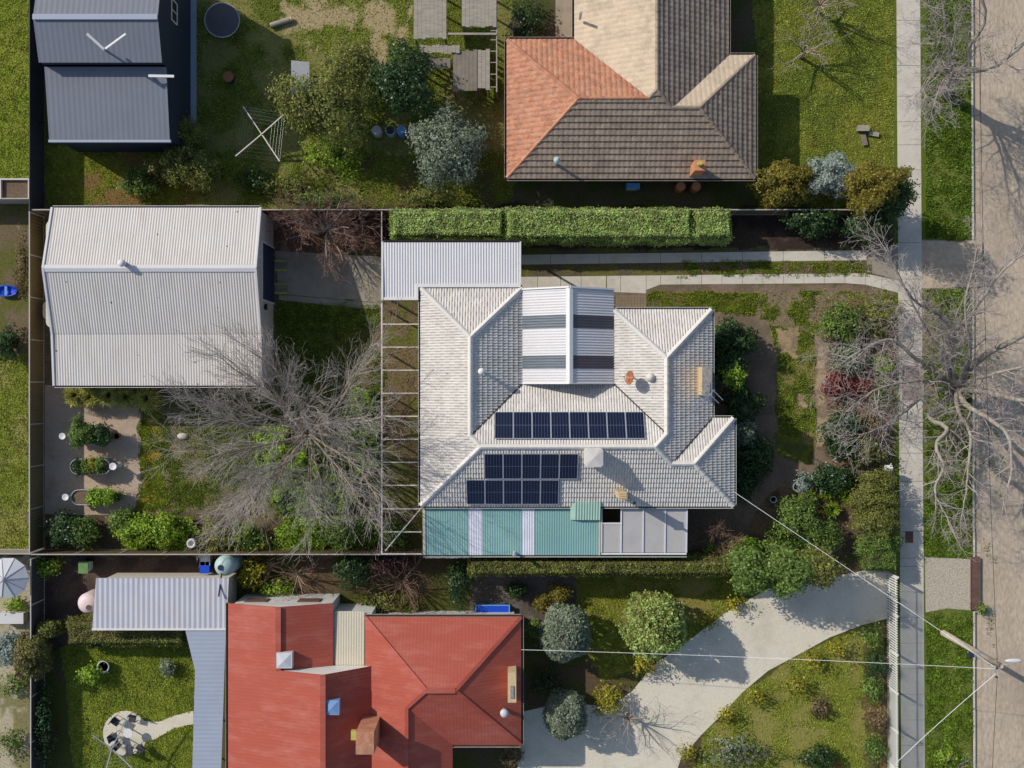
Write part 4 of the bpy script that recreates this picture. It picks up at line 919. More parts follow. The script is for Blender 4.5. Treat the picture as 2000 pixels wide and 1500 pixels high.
gb = MB(); gi = MB(); gutter(gb, gi, (lx,-12.74), (lx,yo), (-1,0), e0); gb.build('gutter', M['wood'], rh); gi.build('gutter_shade_strip', M['gutin'], rh)
for nm, v, w_, z, mm in (('skylight',(555,1290),.45,4.2,'canvas'),('skylight',(648,1382),.42,4.9,'skylight')):
    x, y = P(*v, z); q = MB(); q.box(x-w_,y-w_,z-.7,x+w_,y+w_,z); fo = q.build(nm, M[mm], rh); q = MB(); q.add([(x-w_*.9,y-w_*.9,z),(x+w_*.9,y-w_*.9,z),(x+w_*.9,y+w_*.9,z),(x-w_*.9,y+w_*.9,z),(x,y,z+.12)], [(0,1,4),(1,2,4),(2,3,4),(3,0,4)]); q.build('dome', M[mm], fo)
x, y = P(712,1453,6.2); q = MB(); q.box(x-.5,y-.62,3,x+.5,y+.62,6.1); ch = q.build('chimney', M['orange'], rh); q = MB(); q.box(x-.8,y+.1,5.6,x-.52,y+.6,5.9); q.build('pot', M['ply'], ch)
x, y = P(1000,1343,4.6); q = MB(); q.box(x-.24,y-.85,3,x+.24,y+.85,4.6); ch = q.build('chimney', M['brickc'], rh); q = MB(); q.box(x-.1,y-.6,4.6,x+.1,y+.1,4.66); q.build('crown', M['mortar'], ch)
x, y = P(985,1395,4.4); MB().lathe(x,y,[(.12,3.3),(.12,4.1),(.25,4.15),(.22,4.35),(.08,4.42)],16).build('roof_vent', M['canvas'], rh, True)
MB().box(-15.7,-12.79,1.6,-14.4,-12.74,2.5).build('window', M['rust'], rh); MB().box(-12.6,-12.79,1.6,-11.3,-12.74,2.5).build('window', M['rust'], rh)
# grey annexes
g1 = thing('annexe', 'light grey corrugated annexe roof west of the red-roofed house', 'annexe', (*P(320,1180),0))
zz = 2.7; f = lambda a, b_: (*P(a,b_,zz), zz)
roofpanel('roof_sheet', [f(188,1129),f(447,1129),f(442,1228),f(180,1228)], M['greyroof'], g1, period=.3, amp=.03, vdir=(0,1,0))
q = MB(); q.prism([P(195,1135,zz),P(440,1135,zz),P(436,1222,zz),P(190,1222,zz)], 0, zz-.08); q.build('wall', M['cream'], g1)
q = MB(); q.bar(f(180,1229),f(442,1229),.1,.12); q.build('fascia', M['white'], g1)
g2 = thing('annexe', 'long blue-grey verandah roof against the red-roofed house', 'annexe', (*P(405,1380),0))
roofpanel('roof_sheet', [f(362,1231),f(441,1231),f(430,1560),f(374,1560),f(381,1310)], M['bluegrey'], g2, kind='corr', period=.25, amp=.008, vdir=(1,0,0))
for v in (1240,1320,1420,1500): x, y = P(381 if v > 1300 else 368,v,zz); MB().box(x+.05,y-.05,0,x+.15,y+.05,zz-.06).build('post', M['white'], g2)
tk = thing('water_tank', 'round pale green water tank at the corner of the grey annexe', 'water tank', (*P(436,1107,2.2),0))
x, y = P(436,1107,2.4); q = MB(); q.lathe(x,y,[(.58,.02),(.6,.1),(.6,2.1),(.5,2.3),(.15,2.42)],28)
for i in range(7): q.lathe(x,y,[(.605,.3+i*.25),(.62,.35+i*.25),(.605,.4+i*.25)],28)
q.build('tank_body', M['tankg'], tk, True); MB().lathe(x-.15,y-.05,[(.17,2.38),(.17,2.46)],14).build('tank_lid', M['darkwall'], tk)
MB().tube([P3(433,1120,2.4),P3(427,1165,3.0)], .05).build('pipe', M['darkwall'], tk)
tk = thing('water_tank', 'round pale pink plastic tank by the left end of the grey annexe', 'water tank', (*P(168,1180,1.6),0))
x, y = P(168,1180,1.6); MB().lathe(x,y,[(.6,.02),(.62,.1),(.62,1.3),(.5,1.5),(.2,1.6)],26).build('tank_body', M['pinkt'], tk, True); MB().lathe(x+.15,y-.2,[(.16,1.5),(.16,1.62)],14).build('tank_lid', M['rust'], tk)
def wbin(label, pxx, pyy, mbody, mlid, h=1.0, rot=0):
    x, y = P(pxx, pyy, h); t = thing('wheelie_bin', label, 'bin', (x,y,0)); q = MB()
    q.add([(x-.2,y-.22,.08),(x+.2,y-.22,.08),(x+.2,y+.22,.08),(x-.2,y+.22,.08),(x-.27,y-.32,h),(x+.27,y-.32,h),(x+.27,y+.32,h),(x-.27,y+.32,h)], [(0,3,2,1),(4,5,6,7),(0,1,5,4),(1,2,6,5),(2,3,7,6),(3,0,4,7)]); q.build('body', mbody, t)
    q = MB(); q.box(x-.29,y-.36,h+.003,x+.29,y+.34,h+.06); q.build('lid', mlid, t); q = MB(); q.tube([(x-.24,y+.3,.1),(x-.17,y+.3,.1)],.1,12); q.tube([(x+.17,y+.3,.1),(x+.24,y+.3,.1)],.1,12); q.build('wheel', M['dark'], t); return t
wbin('bright blue wheelie bin beside the pale green water tank', 400,1108, M['bluep'], M['bluep'])
wbin('grey lidded wheelie bin above the bright blue one', 401,1092, M['steel'], M['canvas'])
wbin('green wheelie bin near the top of the dark garden left of the annexe', 163,1108, M['tankg'], leafmat('green_bin_plastic', C(96,128,74), C(96,128,74), trans=0, f=1), 1.0)
# blue sandpit
x, y = P(962,1196,.5); t = thing('paddling_pool', 'bright blue rectangular pool at the north-east corner of the red-roofed house', 'pool', (x,y,0))
q = MB(); q.box(x-1.0,y-.4,.02,x+1.0,y+.4,.42); q.build('basin', M['bluep'], t); q = MB(); q.box(x-1.05,y-.45,.42,x+1.05,y-.38,.47); q.box(x-1.05,y+.38,.42,x+1.05,y+.45,.47); q.box(x+.98,y-.38,.42,x+1.05,y+.38,.47); q.box(x-1.05,y-.38,.42,x-.98,y+.38,.47); q.build('rim', M['bluep2'], t)
# canvas umbrella
x, y = P(12,1130,2.4); t = thing('garden_umbrella', 'large grey canvas umbrella at the left edge, seen from above', 'umbrella', (x,y,0)); n_ = 10
vs = [Vector((x+1.22*math.cos(i*2*math.pi/n_), y+1.22*math.sin(i*2*math.pi/n_), 2.15)) for i in range(n_)]; ap = Vector((x,y,2.75))
q = MB(); q.add(vs+[ap]+[v-Vector((0,0,.02)) for v in vs]+[ap-Vector((0,0,.02))], [(i,(i+1)%n_,n_) for i in range(n_)]+[(n_+1+(i+1)%n_,n_+1+i,2*n_+1) for i in range(n_)]); q.build('canopy', M['canvas'], t)
q = MB()
for v in vs: q.tube([v+Vector((0,0,.01)), ap+Vector((0,0,.02))], .015, 5)
q.build('rib', M['steel'], t); MB().tube([(x,y,0),(x,y,2.7)], .03).build('pole', M['steel'], t)
# planter box at left edge, white box below umbrella
x, y = P(28,371,.5); t = thing('planter_box', 'low white-rimmed planter box with dark soil at the far left', 'planter', (x,y,0)); q = MB()
for a in ((x-.9,y-.7,x+.9,y-.62),(x-.9,y+.62,x+.9,y+.7),(x-.9,y-.62,x-.82,y+.62),(x+.82,y-.62,x+.9,y+.62)): q.box(a[0],a[1],.02,a[2],a[3],.5)
q.build('side', M['zinc2'], t); MB().box(x-.82,y-.62,.05,x+.82,y+.62,.3).build('soil', M['soil'], t)
x, y = P(20,1208,.7); t = thing('storage_box', 'white garden storage box below the canvas umbrella', 'box', (x,y,0)); MB().box(x-.75,y-.3,.02,x+.75,y+.3,.6).build('body', M['white'], t); MB().box(x-.78,y-.33,.603,x+.78,y+.33,.68).build('lid', M['zinc2'], t)
x, y = P(12,568,.3); t = thing('paddle_boat', 'small blue plastic boat lying by the western fence', 'boat', (x,y,0)); q = MB(); q.lathe(x,y,[(.3,.02),(.55,.2),(.6,.3),(.5,.3),(.45,.15)],20,1.2,.6); q.build('hull', M['bluep'], t, True); MB().box(x-.1,y-.28,.26,x+.05,y+.28,.3).build('seat', M['bluep2'], t)

# patio table and chairs on the circle
x, y = P(250,1432,.7); t = thing('round_table', 'small white round table on the circular gravel patio', 'table', (x,y,0)); MB().lathe(x,y,[(.28,.68),(.28,.72)],20).build('tabletop', M['white'], t); MB().tube([(x,y,0),(x,y,.68)],.04).build('pedestal', M['steel'], t)
c_proto = None
spots = [(225,1410,'upper left of the round table'),(258,1404,'straight above the round table'),(222,1440,'left of the round table'),(228,1456,'lower left of the round table'),(252,1466,'straight below the round table'),(274,1462,'lower right of the round table')]
for i, (a, b_, w_) in enumerate(spots):
    x2_, y2_ = P(a,b_,.5); lab = 'dark metal garden chair '+w_
    if c_proto is None:
        c_proto = thing('garden_chair', lab, 'chair', (0,0,0), 'garden chairs on the circular patio')
        MB().box(-.22,-.22,.42,.22,.22,.46).build('seat', M['darkfence'], c_proto); q = MB(); q.box(-.22,.2,.46,.22,.23,.88); q.build('backrest', M['darkfence'], c_proto)
        for sx in (-.2,.2):
            for sy in (-.2,.2): MB().box(sx-.015,sy-.015,0,sx+.015,sy+.015,.42).build('leg', M['darkfence'], c_proto)
        o = c_proto
    else: o = copy_thing(c_proto, (0,0,0), 0, lab)
    o.location = (x2_,y2_,.012); o.rotation_euler = (0,0,math.atan2(y2_-y,x2_-x)-math.pi/2)

# north yard clutter: drums, chair stack, fire ring
for i, (a, b_, mm, w_) in enumerate(((735,254,'canvas','leftmost grey drum in the row of four'),(762,254,'tankg','dark green drum second in the row of four'),(784,254,'bluep2','light blue drum third in the row of four'),(806,254,'canvas','rightmost pale drum in the row of four'))):
    x, y = P(a,b_,.9); t = thing('drum', w_, 'drum', (x,y,0), 'drums under the trees in the north yard'); MB().lathe(x,y,[(.28,.02),(.3,.1),(.3,.82),(.27,.88)],18).build('body', M[mm], t, True); MB().lathe(x,y,[(.25,.88),(.25,.91)],18).build('lid', M[mm if mm != 'tankg' else 'darkwall'], t)
x, y = P(584,150,.8); t = thing('sun_lounger', 'folded blue and white lounger on the edge of the shaded north yard', 'lounger', (x,y,0)); q = MB()
q.box(x-.6,y-.9,.35,x+.6,y-.1,.42); q.build('seat', M['bluep2'], t); q = MB(); q.bar((x-.0,y-.1,.4),(x+.1,y+.9,.9),1.1,.06); q.build('backrest', M['canvas'], t)
for s in (-.5,.5):
    for s2 in (-.8,.0): MB().box(x+s-.03,y+s2-.03,0,x+s+.03,y+s2+.03,.35).build('leg', M['white'], t)
x, y = P(436,42,.2); t = thing('trampoline', 'round dark trampoline on the shaded lawn beside the grey barn', 'trampoline', (x,y,0)); MB().lathe(x,y,[(1.0,.44),(1.0,.46)],32).build('mat', mat('trampoline_mat', C(84,84,88), .9), t)
q = MB(); q.tube([(x+1.05*math.cos(i*math.pi/16),y+1.05*math.sin(i*math.pi/16),.46) for i in range(33)], .03, 6); q.build('frame', M['steel'], t)
for i in range(6): a = i*math.pi/3; MB().tube([(x+1.05*math.cos(a),y+1.05*math.sin(a),0),(x+1.05*math.cos(a),y+1.05*math.sin(a),.44)],.025,6).build('leg', M['steel'], t)
x, y = P(446,150,.6); t = thing('fire_drum', 'small red-rimmed drum on the shaded north lawn', 'drum', (x,y,0)); MB().lathe(x,y,[(.26,.02),(.3,.6)],18).build('body', M['darkwall'], t, True); MB().lathe(x,y,[(.32,.6),(.32,.64)],18).build('rim', M['terra'], t)
t = thing('log', 'thick cut log lying on the north lawn', 'log', (*P(545,45),0)); MB().tube([P3(528,50,.16),P3(566,38,.16)],.16,10).build('trunk', M['wood'], t); MB().tube([P3(566,38,.16),P3(570,37,.16)],.14,10).build('cut_end', M['brickc'], t)
# tree stump on NE lawn
t = thing('garden_bench', 'timber figure-like bench on the north-east lawn', 'bench', (*P(1692,262),0))
x, y = P(1688,250,.5); MB().box(x-.35,y-.15,.35,x+.35,y+.2,.42).build('seat', M['wood'], t); 
for s in (-.28,.28): MB().box(x+s-.05,y-.12,0,x+s+.05,y+.15,.35).build('leg', M['wood2'], t)
t = thing('timber_offcut', 'two short crossed timber pieces lying below the bench', 'timber', (*P(1692,274),0)); MB().bar(P3(1685,262,.1),P3(1690,284,.1),.28,.16).build('log', M['wood2'], t); MB().bar(P3(1697,260,.1),P3(1716,264,.1),.25,.16).build('log', M['wood'], t)

# ------------------------------------------------------------------ foliage builders
def leafquads(cen, nrm, size, asp=.55, jit=.35):
    n = len(cen); s = size*(1+jit*(RNG.random(n)-.5)*2)
    nr = nrm+RNG.normal(0,.55,(n,3)); nr /= np.linalg.norm(nr,axis=1)[:,None]+1e-9
    r = RNG.normal(0,1,(n,3)); t = np.cross(nr,r); t /= np.linalg.norm(t,axis=1)[:,None]+1e-9; b = np.cross(nr,t)
    t = t*s[:,None]*.5; b = b*s[:,None]*.5*asp
    V = np.empty((n,4,3)); V[:,0] = cen-t; V[:,1] = cen+b-t*.1; V[:,2] = cen+t; V[:,3] = cen-b-t*.1
    return V.reshape(-1,3)
def ellip(cx, cy, z0, rx, ry, h, nclump, per, spread, flat=False):
    # clumps spread through an uneven dome
    d = RNG.normal(0,1,(nclump,3)); d /= np.linalg.norm(d,axis=1)[:,None]; d[:,2] = np.where(d[:,2] < -.25, -d[:,2], d[:,2])
    lob = 1+.24*np.sin(3*np.arctan2(d[:,1],d[:,0])+RNG.random()*6)*RNG.random()+.16*np.sin(5*np.arctan2(d[:,1],d[:,0])+RNG.random()*6)
    rad = (1-.55*RNG.random(nclump)**2)*(.9+.2*RNG.random(nclump))*lob if not flat else (.95+.05*RNG.random(nclump))*(1+.09*np.sin(4*d[:,0]+5*d[:,1]+3*d[:,2]))
    c = d*rad[:,None]; zc = z0+(h-z0)*.42; rz = (h-z0)*.58
    ctr = np.stack([cx+c[:,0]*rx, cy+c[:,1]*ry, np.maximum(zc+c[:,2]*rz, .08)], 1)
    cen = np.repeat(ctr, per, 0)+RNG.normal(0,spread,(nclump*per,3)); cen[:,2] = np.maximum(cen[:,2], .03)
    nr = cen-np.array([cx,cy,zc-.2*rz]); nr /= np.linalg.norm(nr,axis=1)[:,None]+1e-9; nr[:,2] += .35
    return cen, nr, ctr
BIDX = [0]
def bush(label, px, py, rx, ry, h, lm, name='shrub', cat='shrub', dens=1.0, leaf=.13, z0=0.0, asp=.6, spread=.13, extra=None, ball=False, trunk=False, barkm='stem', hc=None):
    hc = hc if hc is not None else h*.6
    x, y = P(px, py, hc); k = K(hc); RX = rx*k*1.06; RY = ry*k*1.06; leaf *= 1.12
    t = thing(name, label, cat, (x, y, 0))
    area = math.pi*RX*RY*1.3+ (RX+RY)*h*1.2
    nc = max(16, int(area*(26 if not ball else 60)*dens)); per = max(7, int((15 if not ball else 9)*min(dens,1.2)*(.14/leaf)))
    cen, nr, ctr = ellip(x, y, z0, RX, RY, h, nc, per, spread, ball)
    np_obj('foliage', leafquads(cen, nr, leaf, asp), 4, L_[lm], t)
    if extra:
        lm2, frac = extra; m_ = max(20, int(len(cen)*frac)); s = RNG.choice(len(ctr), max(3, int(len(ctr)*frac*1.5))); c2 = np.repeat(ctr[s], 8, 0); c2 = c2+(c2-np.array([x,y,h*.4]))*.06+RNG.normal(0,.08,c2.shape); c2[:,2] = np.maximum(c2[:,2],.05)
        np_obj('blossom' if lm2 in ('yellow','red') else 'new_growth', leafquads(c2, np.tile([0,0,1.],(len(c2),1)), leaf*.8, .7), 4, L_[lm2], t)
    q = MB(); nst = 7 if trunk else 5
    zt = z0 if trunk else .05
    if trunk:
        q.tube([(x,y,-.05),(x+.05,y,zt*.5+.2),(x,y+.04,max(zt,.3)+.3)], [.16*h/4,.13*h/4,.1*h/4], 8)
    for s in RNG.choice(len(ctr), min(nst*3, len(ctr)), replace=False):
        b0 = Vector((x,y,max(zt,.02)+(.25 if trunk else 0))); c = Vector(ctr[s]); mid = b0.lerp(c,.5)+Vector((random.uniform(-.1,.1),random.uniform(-.1,.1),.1*h))
        q.tube([b0, mid, c], [.035*h/2+.01,.02*h/2+.006,.006], 5, False)
    q.build('trunk' if trunk else 'stem', M[barkm], t)
    return t
def tree_g(label, px, py, rx, ry, h, lm, **kw):
    kw.setdefault('z0', h*.25); kw.setdefault('leaf', .15); kw.setdefault('spread', .2)
    return bush(label, px, py, rx, ry, h, lm, name='tree', cat='tree', trunk=True, barkm='bark2', **kw)
def boxhedge(label, x0_, y0_, x1_, y1_, h, lm, leaf=.1, dens=1.0, name='hedge', zt=0):
    a = P(x0_, y1_, h); c = P(x1_, y0_, h); w, d = c[0]-a[0], c[1]-a[1]; t = thing(name, label, 'hedge', ((a[0]+c[0])/2, (a[1]+c[1])/2, 0))
    def surf(n, which):
        u = RNG.random(n); v = RNG.random(n)
        if which == 't': p = np.stack([a[0]+u*w, a[1]+v*d, np.full(n,h)],1); nn = [0,0,1.]
        if which == 's': p = np.stack([a[0]+u*w, np.full(n,a[1]), v*h],1); nn = [0,-1.,.2]
        if which == 'n': p = np.stack([a[0]+u*w, np.full(n,c[1]), v*h],1); nn = [0,1.,.2]
        if which == 'w': p = np.stack([np.full(n,a[0]), a[1]+u*d, v*h],1); nn = [-1.,0,.2]
        if which == 'e': p = np.stack([np.full(n,c[0]), a[1]+u*d, v*h],1); nn = [1.,0,.2]
        return p, np.tile(nn,(n,1))
    ps = []; ns_ = []
    for wch, ar in (('t',w*d*1.6),('s',w*h),('n',w*h),('w',d*h),('e',d*h)):
        p, nn = surf(max(10, int(ar*330*dens)), wch); ps.append(p); ns_.append(nn)
    p = np.vstack(ps); nn = np.vstack(ns_)
    cx_, cy_ = (a[0]+c[0])/2, (a[1]+c[1])/2
    lum = (fbm(p[:,0]*1.0, p[:,1]+p[:,2], .9, 77)-.5)*.42
    # rounded shoulders
    ex = np.clip((np.abs(p[:,0]-cx_)-(w/2-.35))/.35,0,1); ey = np.clip((np.abs(p[:,1]-cy_)-(d/2-.35))/.35,0,1); ez = np.clip((p[:,2]-(h-.35))/.35,0,1)
    p[:,2] -= .22*np.maximum(ex,ey)**2*ez; p[:,0] -= np.sign(p[:,0]-cx_)*.15*ez*ex; p[:,1] -= np.sign(p[:,1]-cy_)*.15*ez*ey
    p = p+nn*(lum[:,None]+RNG.normal(0,.045,(len(p),1)))+RNG.normal(0,.02,p.shape); p[:,2] = np.maximum(p[:,2],.03)
    np_obj('foliage', leafquads(p, nn, leaf, .6), 4, L_[lm], t)
    q = MB(); q.box(a[0]+.14,a[1]+.14,.02,c[0]-.14,c[1]-.14,h-.2); q.build('inner_branches', M['stem'], t)
    return t
def tussock(label, px, py, r, h, lm='tuss', n=260, name='grass_tussock', w=.014, group=None, droop=1.0):
    x, y = P(px, py, h*.5); t = thing(name, label, 'grass', (x,y,0), group); q = []
    ang = RNG.random(n)*2*math.pi; ln = r*(.65+.45*RNG.random(n)); hh_ = h*(.6+.5*RNG.random(n))
    for i in range(n):
        ca, sa = math.cos(ang[i]), math.sin(ang[i]); px_, py_ = -sa*w, ca*w; prev = None; L_n = ln[i]*(.3+.7*random.random())
        ss = (0,.35,.7,1.0); zz_ = [0, hh_[i]*.75, hh_[i]*(1-.15*droop*L_n/r), hh_[i]*(1-.55*droop*L_n/r)]
        off = .05*r
        for j in range(4):
            d = off+L_n*ss[j]; wq = (1,1,.75,.12)[j]; cur = ((x+ca*d-px_*wq,y+sa*d-py_*wq,zz_[j]),(x+ca*d+px_*wq,y+sa*d+py_*wq,zz_[j]))
            if prev: q += [prev[0],prev[1],cur[1],cur[0]]
            prev = cur
    np_obj('blades', np.array(q), 4, L_[lm], t)
    MB().lathe(x,y,[(r*.2,0),(r*.16,.08),(r*.06,.14)],10).build('crown_base', M['stem'], t); return t
# ------------------------------------------------------------------ bare-tree builder
def rv(): return Vector((random.gauss(0,1),random.gauss(0,1),random.gauss(0,1))).normalized()
class Tree:
    def __init__(s): s.T = []; s.tw = []
    def grow(s, p, d, r, L_n, lev, cfg):
        n = max(3, int(L_n/cfg['step'][lev])); pts = [p.copy()]; rad = [r]; d = d.normalized(); q = p.copy()
        for i in range(n):
            d = (d+rv()*cfg['wander'][lev]+Vector((0,0,cfg['up'][lev]))).normalized(); q = q+d*(L_n/n)
            if q.z < .3: q.z = .3; d.z = abs(d.z)
            pts.append(q.copy()); rad.append(max(cfg['rmin'], r*(1-.8*(i+1)/n)))
        (s.T if lev < cfg.get('trunklev',1) else s.tw).append((pts, rad, cfg['sides'][lev]))
        s.kids(pts, rad, L_n, lev, cfg, cfg.get('t0',(.18,)*6)[lev])
    def kids(s, pts, rad, L_n, lev, cfg, t0=.18):
        if lev+1 >= len(cfg['n']): return
        m = cfg['n'][lev+1]*L_n; m = int(m)+(1 if random.random() < m-int(m) else 0); n = len(pts)-1
        for k in range(m):
            t = t0+(1-t0)*(k+random.random())/m; f = min(t*n, n-1e-3); i = int(f); p = pts[i].lerp(pts[i+1], f-i); r = rad[i]+(rad[i+1]-rad[i])*(f-i)
            d = (pts[i+1]-pts[i]).normalized(); ax = d.cross(rv()).normalized(); a = R(random.uniform(*cfg['ang'])); d2 = (d*math.cos(a)+ax*math.sin(a))
            lo, hi = cfg['len'][lev+1]; s.grow(p, d2, max(cfg['rmin'], min(cfg.get('cap',(9,9,9,9,9))[lev+1], r*cfg.get('rr',.6))), random.uniform(lo,hi)*(1-.35*t), lev+1, cfg)
    def limb(s, pts, r0, r1, cfg, t0=.2, lev=0):
        # refine the control points
        P_ = [Vector(p) for p in pts]; out = []
        for i in range(len(P_)-1):
            a = P_[max(i-1,0)]; b = P_[i]; c = P_[i+1]; d = P_[min(i+2,len(P_)-1)]
            for k in range(5):
                t = k/5; out.append(.5*((2*b)+(c-a)*t+(2*a-5*b+4*c-d)*t*t+(3*b-a-3*c+d)*t**3)+(rv()*.04 if (i or k) else Vector()))
        out.append(P_[-1]); n = len(out); rad = [r0+(r1-r0)*(i/(n-1))**.8 for i in range(n)]
        s.T.append((out, rad, 9)); L_n = sum((out[i+1]-out[i]).length for i in range(n-1)); s.kids(out, rad, L_n, lev, cfg, t0)
        d = (out[-1]-out[-2]).normalized()
        for _ in range(2): s.grow(out[-1], (d+rv()*.4).normalized(), r1*.8, random.uniform(*cfg['len'][lev+1]), lev+1, cfg)
    @staticmethod
    def mesh(lst):
        vs = []; fs = []; off = 0
        for pts, rad, n in lst:
            p = np.array([tuple(v) for v in pts]); m = len(p); tg = np.gradient(p, axis=0); tg /= np.linalg.norm(tg,axis=1)[:,None]+1e-9
            ref = np.array([.31,.17,.93]) if abs(tg[0][2]) < .8 else np.array([.93,.3,.1])
            a = np.cross(tg, ref); a /= np.linalg.norm(a,axis=1)[:,None]+1e-9; b = np.cross(tg, a)
            q = np.arange(n)*2*math.pi/n; r = np.array(rad)[:,None,None]
            V = p[:,None,:]+(a[:,None,:]*np.cos(q)[None,:,None]+b[:,None,:]*np.sin(q)[None,:,None])*r
            vs.append(V.reshape(-1,3)); i, j = np.meshgrid(np.arange(m-1), np.arange(n), indexing='ij')
            i = i.ravel(); j = j.ravel(); fs.append(np.stack([i*n+j, i*n+(j+1)%n, (i+1)*n+(j+1)%n, (i+1)*n+j],1)+off); off += m*n
        return np.vstack(vs), np.vstack(fs)
    def build(s, label, base, bm_, tm, name='bare_tree', cat='tree'):
        t = thing(name, label, cat, base)
        for nm, lst, mm in (('trunk', s.T, bm_), ('crown', s.tw, tm)):
            if not lst: continue
            V, F = Tree.mesh(lst); me = bpy.data.meshes.new(nm); me.vertices.add(len(V)); me.vertices.foreach_set('co', V.astype(np.float32).ravel())
            F = F.astype(np.int32); me.loops.add(F.size); me.loops.foreach_set('vertex_index', F.ravel()); me.polygons.add(len(F))
            me.polygons.foreach_set('loop_start', np.arange(0,F.size,4,dtype=np.int32)); me.polygons.foreach_set('loop_total', np.full(len(F),4,dtype=np.int32)); me.update(calc_edges=True)
            link(nm, me, M[mm], t, True)
        return t

# ------------------------------------------------------------------ bare trees
# back yard tree
T1 = Tree(); bx_, by_ = P(612,848); base = Vector((bx_,by_,0))
cfg = dict(t0=(.26,.18,.15,.1,.1), cap=(9,.026,.012,.007), step=[.6,.45,.35,.28,.25], wander=[.12,.16,.2,.26,.3], up=[.03,.05,.05,.05,.03], rmin=.006, sides=[8,6,4,3,3], n=[0,2.0,2.4,2.9], len=[(6,8),(2.0,3.6),(1.0,2.0),(.45,1.0)], ang=(14,42), rr=.55, trunklev=1)
T1.T.append(([base-Vector((0,0,.1)), base+Vector((.03,.05,.6)), base+Vector((-.05,.1,1.3))], [.34,.27,.24], 10))
hub = base+Vector((-.05,.1,1.1))
def ring(n, el0, el1, l0, l1, r0_, r1_):
    for i, a in enumerate(np.linspace(0, 2*math.pi, n, endpoint=False)):
        a = a+random.uniform(-.16,.16); el = R(random.uniform(el0,el1)); L_n = random.uniform(l0,l1)*(1+.12*max(0,math.cos(a-R(200))))*(1-.06*max(0,math.cos(a-R(90))))*(1-.16*max(0,math.cos(a-R(270))))
        d = Vector((math.cos(a)*math.cos(el), math.sin(a)*math.cos(el), math.sin(el)))
        T1.grow(hub+Vector((math.cos(a)*.12, math.sin(a)*.12, random.uniform(-.3,.4))), d, random.uniform(r0_,r1_), L_n, 0, cfg)
ring(18, 22, 38, 6.8, 7.9, .06, .1); ring(9, 42, 56, 6.8, 7.8, .06, .09); ring(3, 62, 76, 6.4, 7.2, .05, .08)
T1.build('wide leafless tree with dense grey twigs spreading over the back yard', base, 'bark2', 'twig2')
# big street tree
T2 = Tree(); base = P3(1862,772,0)
cfg2 = dict(cap=(9,.034,.014,.007), step=[.6,.5,.4,.3,.25], wander=[.2,.3,.38,.42,.3], up=[.02,.03,.02,.02,0], rmin=.007, sides=[8,6,5,3,3], n=[0,2.2,3.0,4.2], len=[(3,4),(1.5,3.0),(.7,1.6),(.3,.8)], ang=(28,68), rr=.5, trunklev=1)
T2.T.append(([base-Vector((0,0,.1)), P3(1864,766,.8), P3(1868,758,1.8)], [.52,.4,.36], 12))
hb = (1868,758,1.7)
limbs = [([hb,(1890,725,3),(1930,690,4.4),(1975,668,5.4),(2030,640,6.5)],.24,.09), ([hb,(1856,700,3.2),(1868,650,4.8),(1900,610,6),(1945,545,7.2),(1985,505,8)],.2,.04),
 ([hb,(1848,720,3.1),(1836,690,4),(1860,650,4.9),(1828,610,6),(1790,590,6.8),(1755,545,7.6)],.18,.035), ([hb,(1828,730,3.2),(1790,700,4.5),(1740,664,5.5),(1690,680,6.5),(1650,705,7)],.15,.03),
 ([hb,(1905,762,3.4),(1950,772,5),(1998,782,6.5),(2050,790,7)],.22,.08), ([hb,(1838,790,3.2),(1815,815,4.6),(1850,838,5.6),(1828,870,6.2),(1842,910,7),(1826,960,7.6),(1850,1010,8)],.17,.03),
 ([hb,(1885,790,3.5),(1925,815,5),(1968,850,6.2),(1975,920,7.2),(1960,980,7.8)],.18,.03), ([hb,(1820,765,3.4),(1770,800,5),(1730,830,6),(1680,850,6.8)],.13,.025),
 ([hb,(1862,720,3.8),(1820,660,5.6),(1790,610,6.8),(1740,505,8)],.14,.025), ([hb,(1880,730,4),(1895,680,6),(1885,600,7.5),(1905,500,8.6)],.15,.025), ([hb,(1830,745,3.5),(1780,745,5.2),(1715,760,6.6),(1668,790,7.2)],.12,.025),
 ([hb,(1900,740,4),(1945,730,6),(2000,715,7.6)],.16,.04), ([hb,(1870,800,4),(1895,850,5.8),(1890,930,7.4),(1880,1000,8.2)],.13,.025)]
for pts, r0, r1 in limbs: T2.limb([P3(*p) for p in pts], r0*1.2, r1*1.15, cfg2, .22)
T2.build('large leafless street tree with lichen-grey limbs between footpath and road', base, 'bark', 'twig')
# second street tree (top right)
T3 = Tree(); base = P3(1846,182,0)
T3.T.append(([base-Vector((0,0,.1)), P3(1850,172,1), P3(1862,150,2.6)], [.42,.36,.3], 12)); hb = (1862,150,2.5)
for pts, r0, r1 in (([hb,(1885,138,4),(1930,132,5.4),(1960,118,6.2),(2005,80,7.2),(2040,60,8)],.24,.08), ([hb,(1890,120,4),(1895,90,5),(1925,35,6.4),(1905,-30,7.6)],.17,.05), ([hb,(1858,120,4),(1850,80,5.2),(1842,20,6.5),(1830,-40,7)],.14,.03),
   ([hb,(1845,128,4),(1832,95,5.2),(1812,60,6.4)],.12,.025), ([(1960,118,6.2),(1985,135,6.8),(2010,165,7.2)],.1,.03), ([hb,(1850,150,4),(1836,170,5.4),(1826,200,6)],.11,.025), ([hb,(1835,140,4),(1815,150,5.2),(1798,175,6)],.1,.02)):
    T3.limb([P3(*p) for p in pts], r0, r1, cfg2, .2)
T3.build('leafless street tree leaning over the road near the top right corner', base, 'bark', 'twig')
